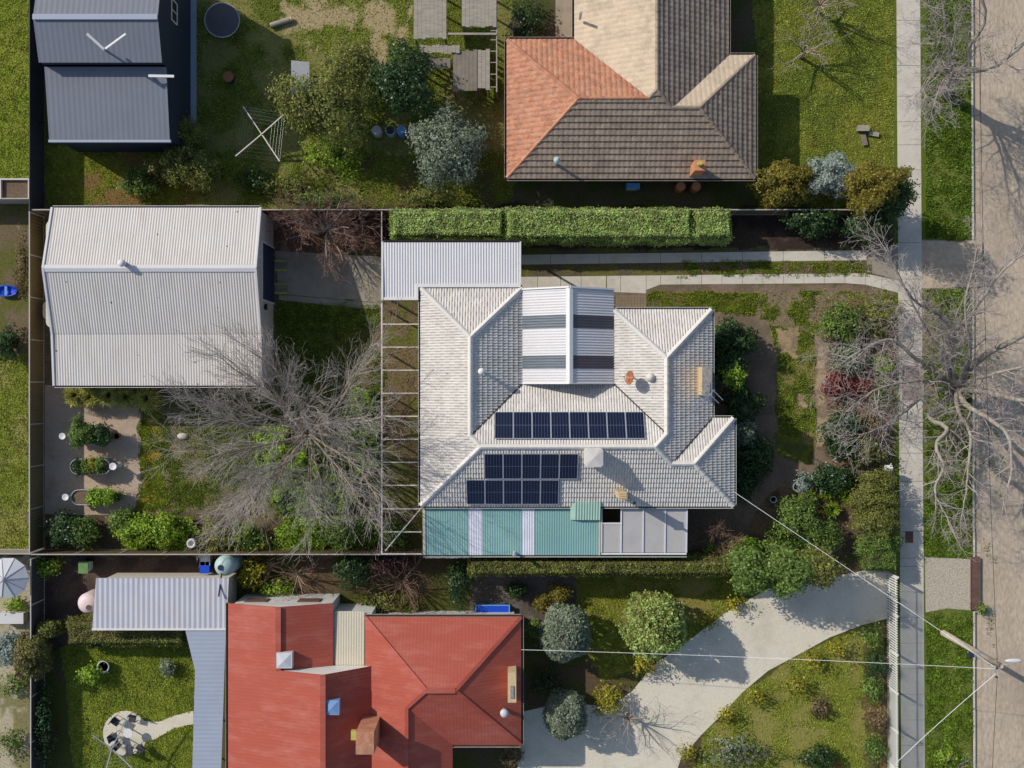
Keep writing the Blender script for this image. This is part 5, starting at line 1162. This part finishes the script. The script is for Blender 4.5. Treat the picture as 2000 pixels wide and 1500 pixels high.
# a bare tree north of the frame whose limbs overhang the north-east lawn, and one by the tiled house
cfgS = dict(cap=(9,.03,.014,.008), step=[.5,.4,.3,.25], wander=[.2,.22,.25,.3], up=[.04,.04,.03,.02], rmin=.007, sides=[7,5,3,3], n=[0,1.6,2.2,2.6], len=[(2,3),(1.0,1.8),(.6,1.2),(.3,.7)], ang=(22,55), rr=.55, trunklev=1)
cfgD = dict(cfgS, n=[0,2.6,3.4,3.8], t0=(.2,.15,.1,.1))
def small_bare(label, px, py, h, n, spread, bm_='bark2', tm='twig', name='bare_tree', cat='tree', r=.09, cfg=cfgS, seed=1):
    random.seed(seed); t = Tree(); b = P3(px, py, 0); z = h*.22
    t.T.append(([b-Vector((0,0,.1)), b+Vector((.03,0,z*.5)), b+Vector((0,.03,z))], [r*1.3,r*1.1,r], 8))
    for i in range(n):
        a = 2*math.pi*(i+random.random()*.5)/n; el = R(random.uniform(25,65)); d = Vector((math.cos(a)*math.cos(el), math.sin(a)*math.cos(el), math.sin(el)))
        t.grow(b+Vector((0,0,z*.95)), d, r*.7, spread*random.uniform(.8,1.15), 0, cfg)
    return t.build(label, b, bm_, tm, name, cat)
small_bare('leafless tree shading the north-east lawn, upper of two', 1592,22,4.6,8,2.4, seed=11)
small_bare('leafless tree shading the north-east lawn, lower of two', 1562,112,4.0,7,2.1, seed=12)
small_bare('tangled leafless tree with pale limbs between garage and clipped hedge', 645,452,3.4,13,2.6,'bark','twigr', r=.12, cfg=cfgD, seed=13)
small_bare('brown leafless shrub at the left of the hedge end, below the fence', 575,440,2.4,9,1.7,'twigr','twigr','bare_shrub','shrub',.06, cfg=cfgD, seed=14)
small_bare('brown leafless shrub beside the carport gate', 712,440,2.4,9,1.5,'twigr','twigr','bare_shrub','shrub',.06, cfg=cfgD, seed=15)
small_bare('reddish leafless shrub near the patio roof and hedge at the south boundary', 1398,1046,2.2,10,1.3,'twigr','twigr','bare_shrub','shrub',.06, cfg=cfgD, seed=16)
small_bare('pale leafless shrub in the front garden under the street tree', 1700,800,1.8,11,1.5,'bark2','twig','bare_shrub','shrub',.05, seed=17)
small_bare('pale leafless shrub in the front garden next to the footpath, upper one', 1725,690,1.8,11,1.5,'bark2','twig','bare_shrub','shrub',.05, seed=18)
small_bare('grey leafless shrub in front of the shaded rose bed', 1690,640,1.6,10,1.4,'bark2','twig','bare_shrub','shrub',.05, seed=19)
small_bare('leafless twiggy shrub at the foot of the verge power pole', 1868,1500,1.2,9,1.0,'bark2','twig','bare_shrub','shrub',.04, seed=20)
small_bare('leafless plum-coloured tree south of the back fence', 790,1135,3.2,10,1.9,'twigr','twigr', r=.08, seed=21)
small_bare('leafless grey shrub south of the back fence near the tank', 585,1120,2.4,9,1.7,'bark2','twigr','bare_shrub','shrub',.06, seed=22)
small_bare('bare tree added to cast branching shade on the gravel driveway', 1225,1395,3.6,7,1.7,'bark2','twig', r=.08, seed=23)  # extra tree, added for its branching shadow on the driveway
random.seed(5)

# ------------------------------------------------------------------ planting
boxhedge('left section of the long clipped hedge above the carport', 762,406,984,464,2.4,'hedge')
boxhedge('middle and longest section of the long clipped hedge', 986,405,1352,467,2.4,'hedge')
boxhedge('short right end section of the long clipped hedge', 1356,406,1432,466,2.4,'hedge')
boxhedge('long dull olive hedge along the south side of the lean-to', 915,1092,1432,1126,2.8,'olive')
boxhedge('small square clipped hedge at the corner by the picket fence', 1694,1074,1756,1117,1.6,'mid')
boxhedge('clipped hedge below the light grey annexe', 127,1212,360,1262,1.8,'olive', dens=.8)
for i, (a, b_, r_, w_) in enumerate(((150,772,.95,'leftmost'),(180,776,.85,'second'),(216,772,.95,'third'),(250,776,.85,'fourth'),(290,778,1.0,'rightmost'))):
    tussock(w_+' of five spiky tussocks along the south wall of the garage', a, b_, r_, 1.35, n=900, w=.018)
# bottom back-yard planting
bush('dark leafy shrub in the bottom left corner of the back yard', 128,1035,34,30,1.6,'dark', extra=('silver',.1))
bush('dull green shrub next to the corner shrub', 165,1040,26,26,1.4,'mid')
bush('small rounded shrub below the lowest raised bed', 237,1018,22,20,1.1,'mid')
bush('bright lime green shrub between raised beds and urn, left part', 262,1036,34,28,1.2,'bright')
bush('bright lime green shrub between raised beds and urn, right part', 312,1040,42,30,1.3,'bright', extra=('yellow',.08))
bush('yellow-flowering shrub right of the white urn', 428,1046,40,28,1.3,'olive', extra=('yellow',.35))
bush('yellow-flowering shrub against the south fence', 480,1050,34,26,1.2,'mid', extra=('yellow',.25))
bush('green shrub under the bare tree by the south fence', 600,1042,42,28,1.1,'bright', dens=.8)
bush('green shrub left of the pergola end by the south fence', 680,1044,44,28,1.2,'mid', dens=.9)
bush('leafy shrub growing under the last pergola rungs', 770,1045,28,30,1.2,'mid', dens=.9)
# ground cover round the tree
def scatter(name, label, cat, polys, n, lm, size, z, seed=0, clump=1, zj=.08, thin=None):
    bb = [P(*p) for pl in polys for p in pl]; ax0_, ax1_ = min(p[0] for p in bb), max(p[0] for p in bb); ay0_, ay1_ = min(p[1] for p in bb), max(p[1] for p in bb)
    x = RNG.uniform(ax0_, ax1_, n*3); y = RNG.uniform(ay0_, ay1_, n*3); wx_ = x+(fbm(x,y,1.0,seed)-.5)*1.4; wy_ = y+(fbm(x,y,1.0,seed+5)-.5)*1.4
    ok = np.zeros(len(x), bool)
    for pl in polys: ok |= pip([P(*p) for p in pl], wx_, wy_)
    f = fbm(x,y,.7,seed+9); ok &= f > (thin if thin is not None else .42); x = x[ok][:n]; y = y[ok][:n]; f = f[ok][:n]
    cen = np.stack([x,y,(z*(f*1.6) if z > 0 else z-.025)+RNG.random(len(x))*zj+.02],1); nn = np.tile([0,0,1.2],(len(x),1))
    o = np_obj(name, leafquads(cen, nn, size, .85), 4, L_[lm]); tag(o, label, cat, kind='stuff'); return o
scatter('ground_cover', 'bright green leafy ground cover round the foot of the bare tree', 'ground cover', [[(690,745),(730,760),(742,830),(735,900),(700,985),(620,1000),(560,995),(520,960),(500,900),(520,850),(560,880),(640,850),(680,800)]], 22000, 'mid', .14, .22, 3, thin=.35)
scatter('ground_cover', 'yellow-green leaves among the ground cover round the bare tree', 'ground cover', [[(690,745),(730,760),(742,830),(735,900),(700,985),(620,1000),(560,995),(520,960),(500,900),(520,850),(560,880),(640,850),(680,800)]], 17000, 'bright', .16, .38, 43, thin=.42)
scatter('ground_cover', 'low ivy between tree and garden path in the back yard', 'ground cover', [[(500,840),(560,830),(560,900),(500,910)],[(560,1000),(740,1010),(740,1075),(520,1075)],[(240,1005),(380,1010),(380,1075),(240,1075)]], 9000, 'bright', .14, .25, 23, thin=.3)
scatter('leaf_litter', 'fallen leaves on the beds beside the driveway and pergola', 'leaf litter', [[(540,420),(745,420),(745,500),(540,490)],[(748,610),(822,610),(822,1075),(748,1075)],[(1620,600),(1752,600),(1752,1080),(1560,1080),(1500,960),(1620,900)],[(640,640),(745,640),(745,760),(640,760)]], 16000, 'litter', .07, .01, 31, zj=.03, thin=.3)
scatter('road_moss', 'low green weeds along the gutter edge of the road under the big tree', 'weeds', [[(1922,690),(1965,700),(1955,800),(1924,790)],[(1924,820),(1962,830),(1958,960),(1926,950)],[(1921,1010),(1934,1010),(1934,1090),(1921,1090)],[(1922,40),(1950,60),(1940,120),(1924,110)],[(1922,1200),(1940,1200),(1936,1300),(1922,1290)]], 2600, 'mid', .06, -.1, 61, zj=.02, thin=.45)
scatter('fallen_leaves', 'sparse fallen leaves and twigs on driveway, footpath and road', 'leaf litter', [drive[:26],[(1752,0),(1806,0),(1806,1500),(1756,1500)],[(540,495),(745,505),(745,600),(545,585)],[(1020,495),(1690,495),(1690,560),(1020,560)],[(88,760),(270,790),(270,1000),(90,1000)]], 2600, 'litter', .045, .01, 71, zj=.01, thin=.5)
# raised beds
veg = [('bed1',135,215,836,866,.85),('bed2',137,215,897,926,.85),('bed3',139,215,957,986,.85)]
labs = ['galvanised oval raised bed with tall dark bushes, topmost of three','galvanised oval raised bed with lettuce rows, in the middle','galvanised oval raised bed half filled with bright greens, lowest of three']
for (nm, a, c, t_, b_, h), lb in zip(veg, labs):
    xa, ya_ = P(a,b_,h); xb, yb_ = P(c,t_,h); t = thing('raised_bed', lb, 'raised bed', ((xa+xb)/2,(ya_+yb_)/2,0), 'raised vegetable beds on the gravel')
    q = MB(); pts = stadium(q, xa,ya_,xb,yb_,.012,h-.08)
    q.build('trough', M['galv'], t); q = MB(); q.tube([(p[0],p[1],h) for p in pts+[pts[0]]], .03, 6, False)
    for k in range(len(pts)):
        p0, p1 = pts[k], pts[(k+1)%len(pts)]; q.add([(p0[0],p0[1],h-.1),(p1[0],p1[1],h-.1),(p1[0],p1[1],h),(p0[0],p0[1],h)], [(0,1,2,3)])
    q.build('rim', M['galv'], t); q = MB(); stadium(q, xa+.04,ya_+.04,xb-.04,yb_-.04,h-.08,h-.06); q.build('soil', M['soil'], t)
def veg_(label, px, py, rx, ry, lm, h, z0=.78, leaf=.12, dens=1.6): return bush(label, px, py, rx, ry, h, lm, name='vegetable_plant', cat='plant', z0=z0, leaf=leaf, dens=dens, spread=.09, hc=h)
veg_('tall green bush at the left end of the topmost raised bed', 152,845,20,24,'mid',1.75)
veg_('blue-green bush at the right end of the topmost raised bed', 192,851,18,18,'dark',1.4)
for i, (a, b_, lm, w_) in enumerate(((150,912,'dark','first'),(164,911,'mid','second'),(178,909,'yellow','third'),(193,909,'mid','fourth'))): veg_(w_+' leafy row from the left in the middle raised bed', a,b_,7,13,lm,1.05)
veg_('bright green leafy mass left in the lowest raised bed', 184,972,15,16,'bright',1.2); veg_('bright green leafy mass right in the lowest raised bed', 207,971,12,15,'bright',1.15)
for i, (a, b_, w_) in enumerate(((122,852,'left of the topmost raised bed'),(221,911,'at the right end of the middle raised bed'),(128,971,'left of the lowest raised bed'))):
    x, y = P(a,b_,1.0); t = thing('birdbath', 'white round pedestal birdbath '+w_, 'birdbath', (x,y,0), 'white birdbaths among the raised beds'); s = .2 if i != 1 else .22
    MB().lathe(x,y,[(.16,.01),(.14,.06),(.06,.12),(.05,.85),(.08,.92)],16).build('pedestal', M['white'], t, True); MB().lathe(x,y,[(.08,.92),(s,1.0),(s,1.03),(s*.85,1.02),(s*.3,.98)],20).build('bowl', M['white'], t, True)
for i, (a, b_, w_) in enumerate(((227,852,'right of the topmost raised bed'),(229,973,'right of the lowest raised bed'))):
    x, y = P(a,b_,.35); t = thing('plant_pot', 'terracotta pot with dark soil '+w_, 'pot', (x,y,0)); MB().lathe(x,y,[(.13,.012),(.19,.33),(.21,.33),(.21,.38),(.17,.38),(.16,.3)],18).build('pot', M['terra'], t, True); MB().lathe(x,y,[(.155,.28),(.155,.3)],16).build('soil', M['dark'], t)
bush('small potted herb in the pot by the lowest raised bed', 233,966,5,5,.6,'mid', name='herb', cat='plant', leaf=.08, z0=.3)
x, y = P(373,1062,.9); t = thing('urn', 'white round garden urn by the south fence', 'urn', (x,y,0)); MB().lathe(x,y,[(.16,.0),(.12,.1),(.22,.35),(.3,.7),(.28,.85),(.2,.9),(.16,.84),(.15,.7)],24).build('body', M['zinc2'], t, True); MB().lathe(x,y,[(.14,.6),(.14,.62)],16).build('water', M['dark'], t)
t = thing('rock', 'pale rock half buried in the back lawn', 'rock', (*P(357,852),0)); MB().lathe(*P(357,852),[(.22,0),(.26,.08),(.18,.16),(.06,.2)],9,1.3,.8).build('stone', M['concrete'], t)
# front garden
bush('large dark shrub against the east wing wall, uppermost', 1432,665,40,34,2.2,'dark', leaf=.16)
bush('dark shrub in the shade of the east wing', 1425,715,34,32,2.0,'dark', leaf=.16)
bush('pale yellow-green shrub behind the eastern chimney', 1430,735,20,20,2.7,'bright', dens=.7, z0=1)
bush('dark blue-green shrub behind the television antenna', 1450,790,34,34,1.9,'dark', leaf=.16)
bush('grey-leaved shrub at the corner of the front gable roof', 1450,842,22,20,1.8,'grey')
bush('low dark shrub in the shade of the front wing', 1470,890,38,40,1.5,'dark', leaf=.15)
bush('dark green shrub at the front wing gutter', 1455,940,24,30,1.3,'dark')
bush('big mixed shrub with cream flowers under the street tree', 1655,630,44,38,1.5,'mid', extra=('litter',.06))
bush('dull green shrub at the footpath by the driveway end', 1720,620,34,36,1.3,'olive')
bush('grey-green shrub in the middle of the front bed', 1662,700,40,32,1.3,'grey', dens=.7)
bush('lime green clump in the front bed', 1725,712,16,18,.8,'bright')
bush('red-leaved shrub beside the front path', 1640,752,30,22,1.1,'red', dens=.9)
bush('reddish shrub right of the red-leaved one', 1690,762,28,24,1.1,'red', dens=.4)
bush('green shrub right of the red-leaved bed', 1722,770,26,30,1.0,'mid', dens=.6)
bush('tiny dark round shrub below the red-leaved one', 1652,800,9,9,.5,'dark')
bush('broad glossy camellia with white flowers', 1645,850,36,44,1.7,'dark', leaf=.14, extra=('silver',.05))
bush('brown-green shrub right of the camellia', 1690,880,34,28,1.3,'olive')
bush('rusty brown shrub behind the camellia', 1705,835,30,30,1.1,'brown', dens=.6)
bush('dome of glossy dark leaves south of the front path', 1630,935,44,24,1.3,'dark', extra=('silver',.06))
bush('silver-grey small shrub beside the wire basket', 1572,942,17,18,.6,'silver')
for i, (a, b_, r_, w_) in enumerate(((1578,972,.75,'leftmost dark'),(1615,962,.6,'upper middle'),(1655,968,.8,'rightmost bright'),(1625,995,.75,'lower middle'))):
    tussock(w_+' clump of strappy leaves in the front garden', a, b_, r_, .7, 'strap', 220, 'strap_plant', .03)
bush('large olive green shrub left of the picket corner, by the service wire', 1560,1020,48,44,2.0,'mid', leaf=.12)
bush('olive green shrub under the service wire', 1605,1052,40,30,1.8,'mid')
bush('lower shrub at the south boundary left of the service wire', 1530,1062,36,22,1.4,'mid')
bush('tall feathery olive shrub at the front corner, upper part', 1710,965,40,44,2.1,'olive', leaf=.1, dens=1.2)
bush('feathery olive shrub at the front corner, lower part', 1715,1015,40,38,2.1,'olive', leaf=.1, dens=1.2)
bush('bright green dense shrub in the south-east corner of the block', 1718,1055,38,26,1.8,'mid', leaf=.1)
bush('yellow-green shrub along the south boundary by the leafless shrub', 1450,1070,34,16,1.3,'bright')
bush('yellow-green shrub on the south boundary beside the patio roof', 1405,1078,30,12,1.1,'bright')
t = thing('wire_basket', 'round pale green wire basket planter in the front garden', 'planter', (*P(1558,951),0)); x, y = P(1558,951,.35); q = MB()
for z in (.05,.2,.35): q.tube([(x+.27*math.cos(i*math.pi/10),y+.27*math.sin(i*math.pi/10),z) for i in range(21)], .02, 5, False)
q.build('hoop', M['tankg'], t); q = MB()
for i in range(10): a = i*math.pi/5; q.tube([(x+.27*math.cos(a),y+.27*math.sin(a),.02),(x+.27*math.cos(a),y+.27*math.sin(a),.35)], .01, 4)
q.build('wire', M['tankg'], t)
t = thing('plant_pot', 'pale green pot in the shade at the front garden path', 'pot', (*P(1511,976),0)); MB().lathe(*P(1511,976,.4),[(.14,.0),(.2,.38),(.22,.4),(.18,.4),(.16,.32)],16).build('pot', M['tankg'], t, True); MB().lathe(*P(1511,976,.4),[(.15,.3),(.15,.32)],14).build('soil', M['dark'], t)
t = thing('letterbox', 'white ornate letterbox at the front gate by the footpath', 'letterbox', (*P(1735,912),0)); x, y = P(1735,914,1.1)
MB().box(x-.04,y-.04,0,x+.04,y+.04,.95).build('post', M['white'], t); q = MB(); q.box(x-.18,y-.14,.95,x+.18,y+.14,1.2); q.build('box', M['white'], t); q = MB(); q.add([(x-.2,y-.18,1.2),(x+.2,y-.18,1.2),(x+.2,y+.18,1.2),(x-.2,y+.18,1.2),(x-.2,y,1.34),(x+.2,y,1.34)], [(0,1,5,4),(2,3,4,5),(0,4,3),(1,2,5),(0,3,2,1)]); q.build('roof', M['white'], t)
q = MB(); q.tube([(x,y+.1,1.3),(x+.05,y+.3,1.45)], .03); q.tube([(x,y-.1,1.3),(x+.02,y-.32,1.2)], .03); q.build('scroll', M['white'], t)
# north yard planting
tree_g('broad olive green tree in the north yard', 645,205,88,70,4.5,'olive', dens=.8)
tree_g('smaller olive tree above the broad one', 690,130,52,40,3.6,'olive', dens=.7)
tree_g('blue-green conifer-like tree beside the timber sheds', 790,160,52,62,4.2,'dark', dens=.9)
tree_g('grey-green rounded tree left of the tiled house', 876,290,62,66,3.8,'grey', dens=1.0)
bush('loose green shrub below the broad olive tree', 660,300,60,40,1.2,'bright', dens=.6)
bush('dull low shrub along the north fence, left of centre', 580,362,60,26,1.2,'olive', dens=.6)
bush('mid green shrub at the corner of the grey barn', 368,262,26,28,2.2,'olive')
bush('yellow-green shrub below the grey barn corner, left', 345,325,44,34,2.4,'olive', extra=('yellow',.04))
bush('yellow-green shrub below the grey barn corner, right', 395,335,28,36,2.2,'olive')
bush('pale green low shrub on the barn lawn', 268,355,32,26,1.4,'mid')
bush('dark shrub on the shaded fence line left of the drums', 500,352,40,24,1.0,'dark', dens=.6)
bush('golden-olive rounded shrub at the corner of the tiled house', 1530,358,54,40,3.4,'gold', dens=1.1, spread=.1)
bush('silvery spiky shrub between the two golden ones', 1622,342,42,36,3.8,'silver', dens=1.0, spread=.1)
bush('golden-olive shrub nearest the footpath', 1712,362,50,40,6.4,'gold', z0=.8, hc=4.6, dens=1.1, spread=.1)
bush('dark green hedge plant under the golden shrub at the footpath', 1748,386,26,30,5.6,'dark', hc=3.8)
bush('dark shrub inside the fence right of the clipped hedge', 1700,440,44,28,2.8,'dark')
bush('dark shrub inside the fence near the golden shrub', 1590,430,50,24,2.2,'dark')
bush('dark garden shrub under the eaves of the tiled house, top', 1030,40,34,50,1.2,'dark', dens=.6)
bush('low shrub along the north fence above the hedge, left', 840,385,56,14,1.9,'olive', dens=.7)
bush('low shrub along the north fence above the bare tree', 640,392,70,12,1.9,'mid', dens=.7)
bush('small dark shrub at the left edge by the western fence', 14,672,22,30,1.6,'dark')
bush('dry grassy shrub behind the western fence, upper', 44,520,10,60,.9,'brown', dens=.7)
# southern gardens
bush('grey-green clipped round shrub left of the driveway lawn', 1106,1238,45,50,3.5,'grey', spread=.06, ball=True)
bush('large olive clipped round shrub on the driveway lawn', 1280,1222,56,56,4.2,'olive', spread=.06, ball=True, extra=('hedge',.2))
bush('flat-topped round shrub with dark centre by the driveway', 1106,1398,38,42,3.2,'grey', spread=.06, ball=True)
tree_g('green bushy tree at the south boundary, left of three', 1462,1112,34,36,4.6,'mid')
tree_g('green bushy tree at the south boundary, middle of three', 1532,1112,32,38,5.2,'mid')
tree_g('green bushy tree at the south boundary, right of three', 1590,1106,34,28,5.0,'olive')
bush('yellow spiky shrub beside the flat-topped round shrub', 1190,1372,26,34,1.6,'yellow', dens=.6)
bush('small yellow spiky shrub on the driveway edge', 1262,1298,24,20,1.3,'yellow', dens=.6)
for i, (a, b_, w_) in enumerate(((1440,1180,'at the top bend of the driveway'),(1385,1212,'next to the large round shrub'),(1590,1290,'on the inner driveway edge, highest'),(1640,1268,'near the picket fence lawn'),(1560,1340,'halfway along the inner driveway edge'),(1480,1362,'on the inner driveway edge left of halfway'),(1420,1398,'on the inner driveway edge, low'),(1345,1470,'at the lower end of the inner driveway edge'))):
    bush('yellow-leaved small shrub '+w_, a,b_,18,18,.9,'yellow', dens=.5)
for i, (a, b_, lm, w_) in enumerate(((1705,1245,'mid','top'),(1712,1300,'dark','second'),(1705,1345,'mid','third'),(1715,1410,'brown','fourth'),(1708,1465,'mid','bottom'))): bush(w_+' of five shrubs inside the picket fence', a,b_,18,24,1.1,lm, dens=.8)
bush('wide grey-green shrub at the bottom of the driveway lawn', 1440,1470,60,30,1.2,'grey', dens=.5)
bush('red-tinged round shrub in the driveway lawn', 1600,1480,34,24,1.1,'dark', dens=.8, extra=('red',.05))
bush('ring of brown plants in the driveway lawn', 1602,1385,18,18,.6,'brown', dens=.8)
bush('green shrub between red-roofed house and round shrub', 1045,1230,16,18,1.0,'mid')
bush('small olive shrub above the clipped round shrub', 1095,1160,18,16,1.2,'gold')
bush('small dark shrub near the blue pool', 1010,1152,18,14,1.0,'dark')
bush('golden shrub at the driveway start', 1062,1182,14,12,.9,'gold')
bush('dark shrub in the shaded strip beside the red-roofed house', 1070,1330,26,30,1.0,'dark', dens=.6)
bush('pale shrub at the foot of the red-roofed house', 1000,1478,18,18,1.0,'brown')
bush('purple-brown shrub between south fence and red-roofed house', 760,1100,44,22,1.6,'purple', dens=.7)
bush('dark green shrub between south fence and red-roofed house', 690,1115,34,34,1.8,'dark', dens=.8)
bush('dark green shrub left of the long olive hedge', 896,1140,20,44,1.8,'dark', dens=.8)
bush('yellow-green shrub by the pale green tank', 492,1120,22,32,1.6,'yellow', dens=.7)
bush('low green shrub behind the red-roofed house gable', 540,1150,34,16,1.0,'bright', dens=.7)
bush('flowering low shrub beside the cream flat roof', 760,1180,50,14,.9,'olive', extra=('red',.06))
bush('elliptical clipped shrub with brown rim beside the dark fence', 62,1282,30,44,2.4,'olive', spread=.06, ball=True, extra=('brown',.2))
bush('silvery shrub left of the elliptical clipped one', 18,1268,24,30,1.6,'silver')
bush('round clipped shrub left of the annexe hedge', 96,1228,22,14,1.6,'olive', spread=.06, ball=True)
bush('dark hedge strip along the shaded lawn', 85,1420,16,80,1.6,'dark', dens=.7)
bush('small yellow-green shrub on the shaded lawn', 176,1318,20,18,1.2,'bright', dens=.8)
bush('grey round shrub on the sunny lawn', 328,1304,12,12,.8,'grey')
bush('light shrub under the fence at the dark garden', 90,1108,24,16,1.2,'bright', dens=.7)
bush('green ground shrub in the umbrella garden, upper', 30,1182,22,12,.8,'bright', dens=.7)
bush('green ground shrub in the umbrella garden, lower', 25,1340,26,20,.8,'mid', dens=.6)
bush('green shrub at the bottom left corner', 18,1450,26,26,.9,'mid', dens=.6)
x, y = P(201,1303,.5); t = thing('plant_pot', 'grey round pot on the shaded lawn', 'pot', (x,y,0)); MB().lathe(x,y,[(.25,.0),(.36,.45),(.38,.48),(.32,.48),(.3,.4)],20).build('pot', M['canvas'], t, True); MB().lathe(x,y,[(.29,.36),(.29,.4)],16).build('soil', M['dark'], t)
# verge weeds
bush('weedy green clump on the verge near the bottom twigs', 1850,1482,22,18,.5,'bright', dens=.7)
bush('small green weed at the road edge by the steel plate', 1920,1192,6,7,.3,'mid')

# ------------------------------------------------------------------ lawns (grass blades)
EXC = np.ones(len(GXY[0]))
for pl in (drive, pa, [(278,1408),(310,1410),(340,1398),(378,1388),(378,1414),(340,1422),(305,1442),(286,1450)]): EXC[pip(pw(*pl), *GXY)] = 0
def blades(name, label, key, n, h, w, lm):
    g = GR.get(key)
    if g is None: return
    Xg, Yg = GXY; p = np.where(np.isin(np.arange(len(g)), []), 0, np.clip(g,0,1)); p = p*EXC; p = p/p.sum(); i = RNG.choice(len(Xg), n, p=p)
    x = Xg[i]+RNG.uniform(-GS/2,GS/2,n); y = Yg[i]+RNG.uniform(-GS/2,GS/2,n)
    if key == 'verge': k_ = (x > P(1808,0)[0]) & (x < KX(y)-.02) & ~((y < P(0,1088)[1]) & (y > P(0,1196)[1])) & ~((y < P(0,472)[1]) & (y > P(0,562)[1])); x = x[k_]; y = y[k_]
    a = RNG.random(len(x))*2*math.pi; f = fbm(x,y,.5,91); hh_ = h*(.5+1.0*f)*(.7+.6*RNG.random(len(x))); ww = w*(.7+.6*RNG.random(len(x)))
    ca, sa = np.cos(a), np.sin(a); ln = RNG.normal(0,.45,(len(x),2))*hh_[:,None]
    V = np.empty((len(x),3,3)); V[:,0] = np.stack([x-ca*ww,y-sa*ww,np.full(len(x),.0)],1); V[:,1] = np.stack([x+ca*ww,y+sa*ww,np.full(len(x),.0)],1); V[:,2] = np.stack([x+ln[:,0],y+ln[:,1],hh_],1)
    tag(np_obj(name, V.reshape(-1,3), 3, L_[lm]), label, 'grass', kind='stuff')
blades('lawn_grass', 'patchy grass on the back and front lawns of the block', 'lawn', 120000, .07, .035, 'lawn')
blades('verge_grass', 'lush green grass of the street verge', 'verge', 110000, .1, .04, 'verge')
blades('neighbour_grass', 'yellow-green lawns of the neighbouring gardens', 'lawnn', 200000, .05, .05, 'lawnn')

# ------------------------------------------------------------------ power pole and wires
pb = P3(1842,1236,0); ptop = Vector((pb.x+.05, pb.y-.02, 7.35))
pp = thing('power_pole', 'timber power pole on the verge at the lower right', 'power pole', pb[:])
MB().tube([pb-Vector((0,0,.2)), pb.lerp(ptop,.5), ptop], [.19,.165,.14], 14).build('pole', M['pole'], pp, True)
z = 7.0; tp = ptop
q = MB(); q.bar((tp.x-.1,tp.y,5.0),(tp.x-.1,tp.y+.0,5.35),.3,.3); q.build('meter_box', M['steel'], pp)
q = MB(); q.box(tp.x-.42,tp.y-.3,4.1,tp.x-.14,tp.y-.12,4.5); q.build('fuse_box', M['darkwall'], pp)
q = MB(); q.bar((tp.x-.1,tp.y+.35,6.95),(tp.x-.1,tp.y-.75,6.95),.06,.08); q.build('crossarm', M['steel'], pp)
for dy in (.3,-.2,-.68): MB().lathe(tp.x-.1,tp.y+dy,[(.03,6.99),(.06,7.02),(.03,7.06),(.06,7.1),(.02,7.14)],10).build('insulator', M['dark'] if dy < 0 else M['terra'], pp)
arm = MB(); arm.tube([(tp.x,tp.y,7.0),(tp.x+.35,tp.y+.06,7.25),(tp.x+.5,tp.y+.1,7.3)], .03, 8); arm.build('lamp_arm', M['steel'], pp)
lx_, ly_ = P(1981,1291,7.4); q = MB(); q.lathe(lx_,ly_,[(.2,7.3),(.24,7.36),(.2,7.42),(.08,7.44)],16,2.0,.5); ln_ = q.build('lamp_head', M['zinc2'], pp, True)
MB().tube([(tp.x+.5,tp.y+.1,7.3),(lx_-.4,ly_,7.36)], .03, 8).build('lamp_arm', M['steel'], pp)
def wire(label, a, b, sag, r, m_, n=18):
    a = Vector(a); b = Vector(b); pts = [a.lerp(b,i/n)-Vector((0,0,sag*4*(i/n)*(1-i/n))) for i in range(n+1)]
    o = MB().tube(pts, r, 5, False).build('overhead_wire', m_); tag(o, label, 'wire', 'overhead wires'); return o
tip = (tp.x-.1, tp.y-.2, 7.05)
wire('white service wire from the power pole to the white tiled house', tip, P3(1434,961,3.9), .25, .014, M['cable'])
wire('white service wire from the power pole to the red-roofed house', (tp.x-.1,tp.y-.25,7.0), P3(1018,1269,3.6), .35, .012, M['cable'])
wire('white service wire from the power pole towards the bottom left', (tp.x-.1,tp.y-.5,7.0), P3(1640,1600,4.5), .3, .014, M['cable'])
wire('black mains wire running north over the gutter from the pole', (tp.x-.1,tp.y+.3,7.14), (P(1912,-80,7)[0], 27, 7.0), .5, .014, M['cableb'])
wire('black mains wire running south over the gutter from the pole', (tp.x-.1,tp.y-.68,7.14), (P(1934,1580,7)[0], -27, 6.8), .1, .014, M['cableb'])
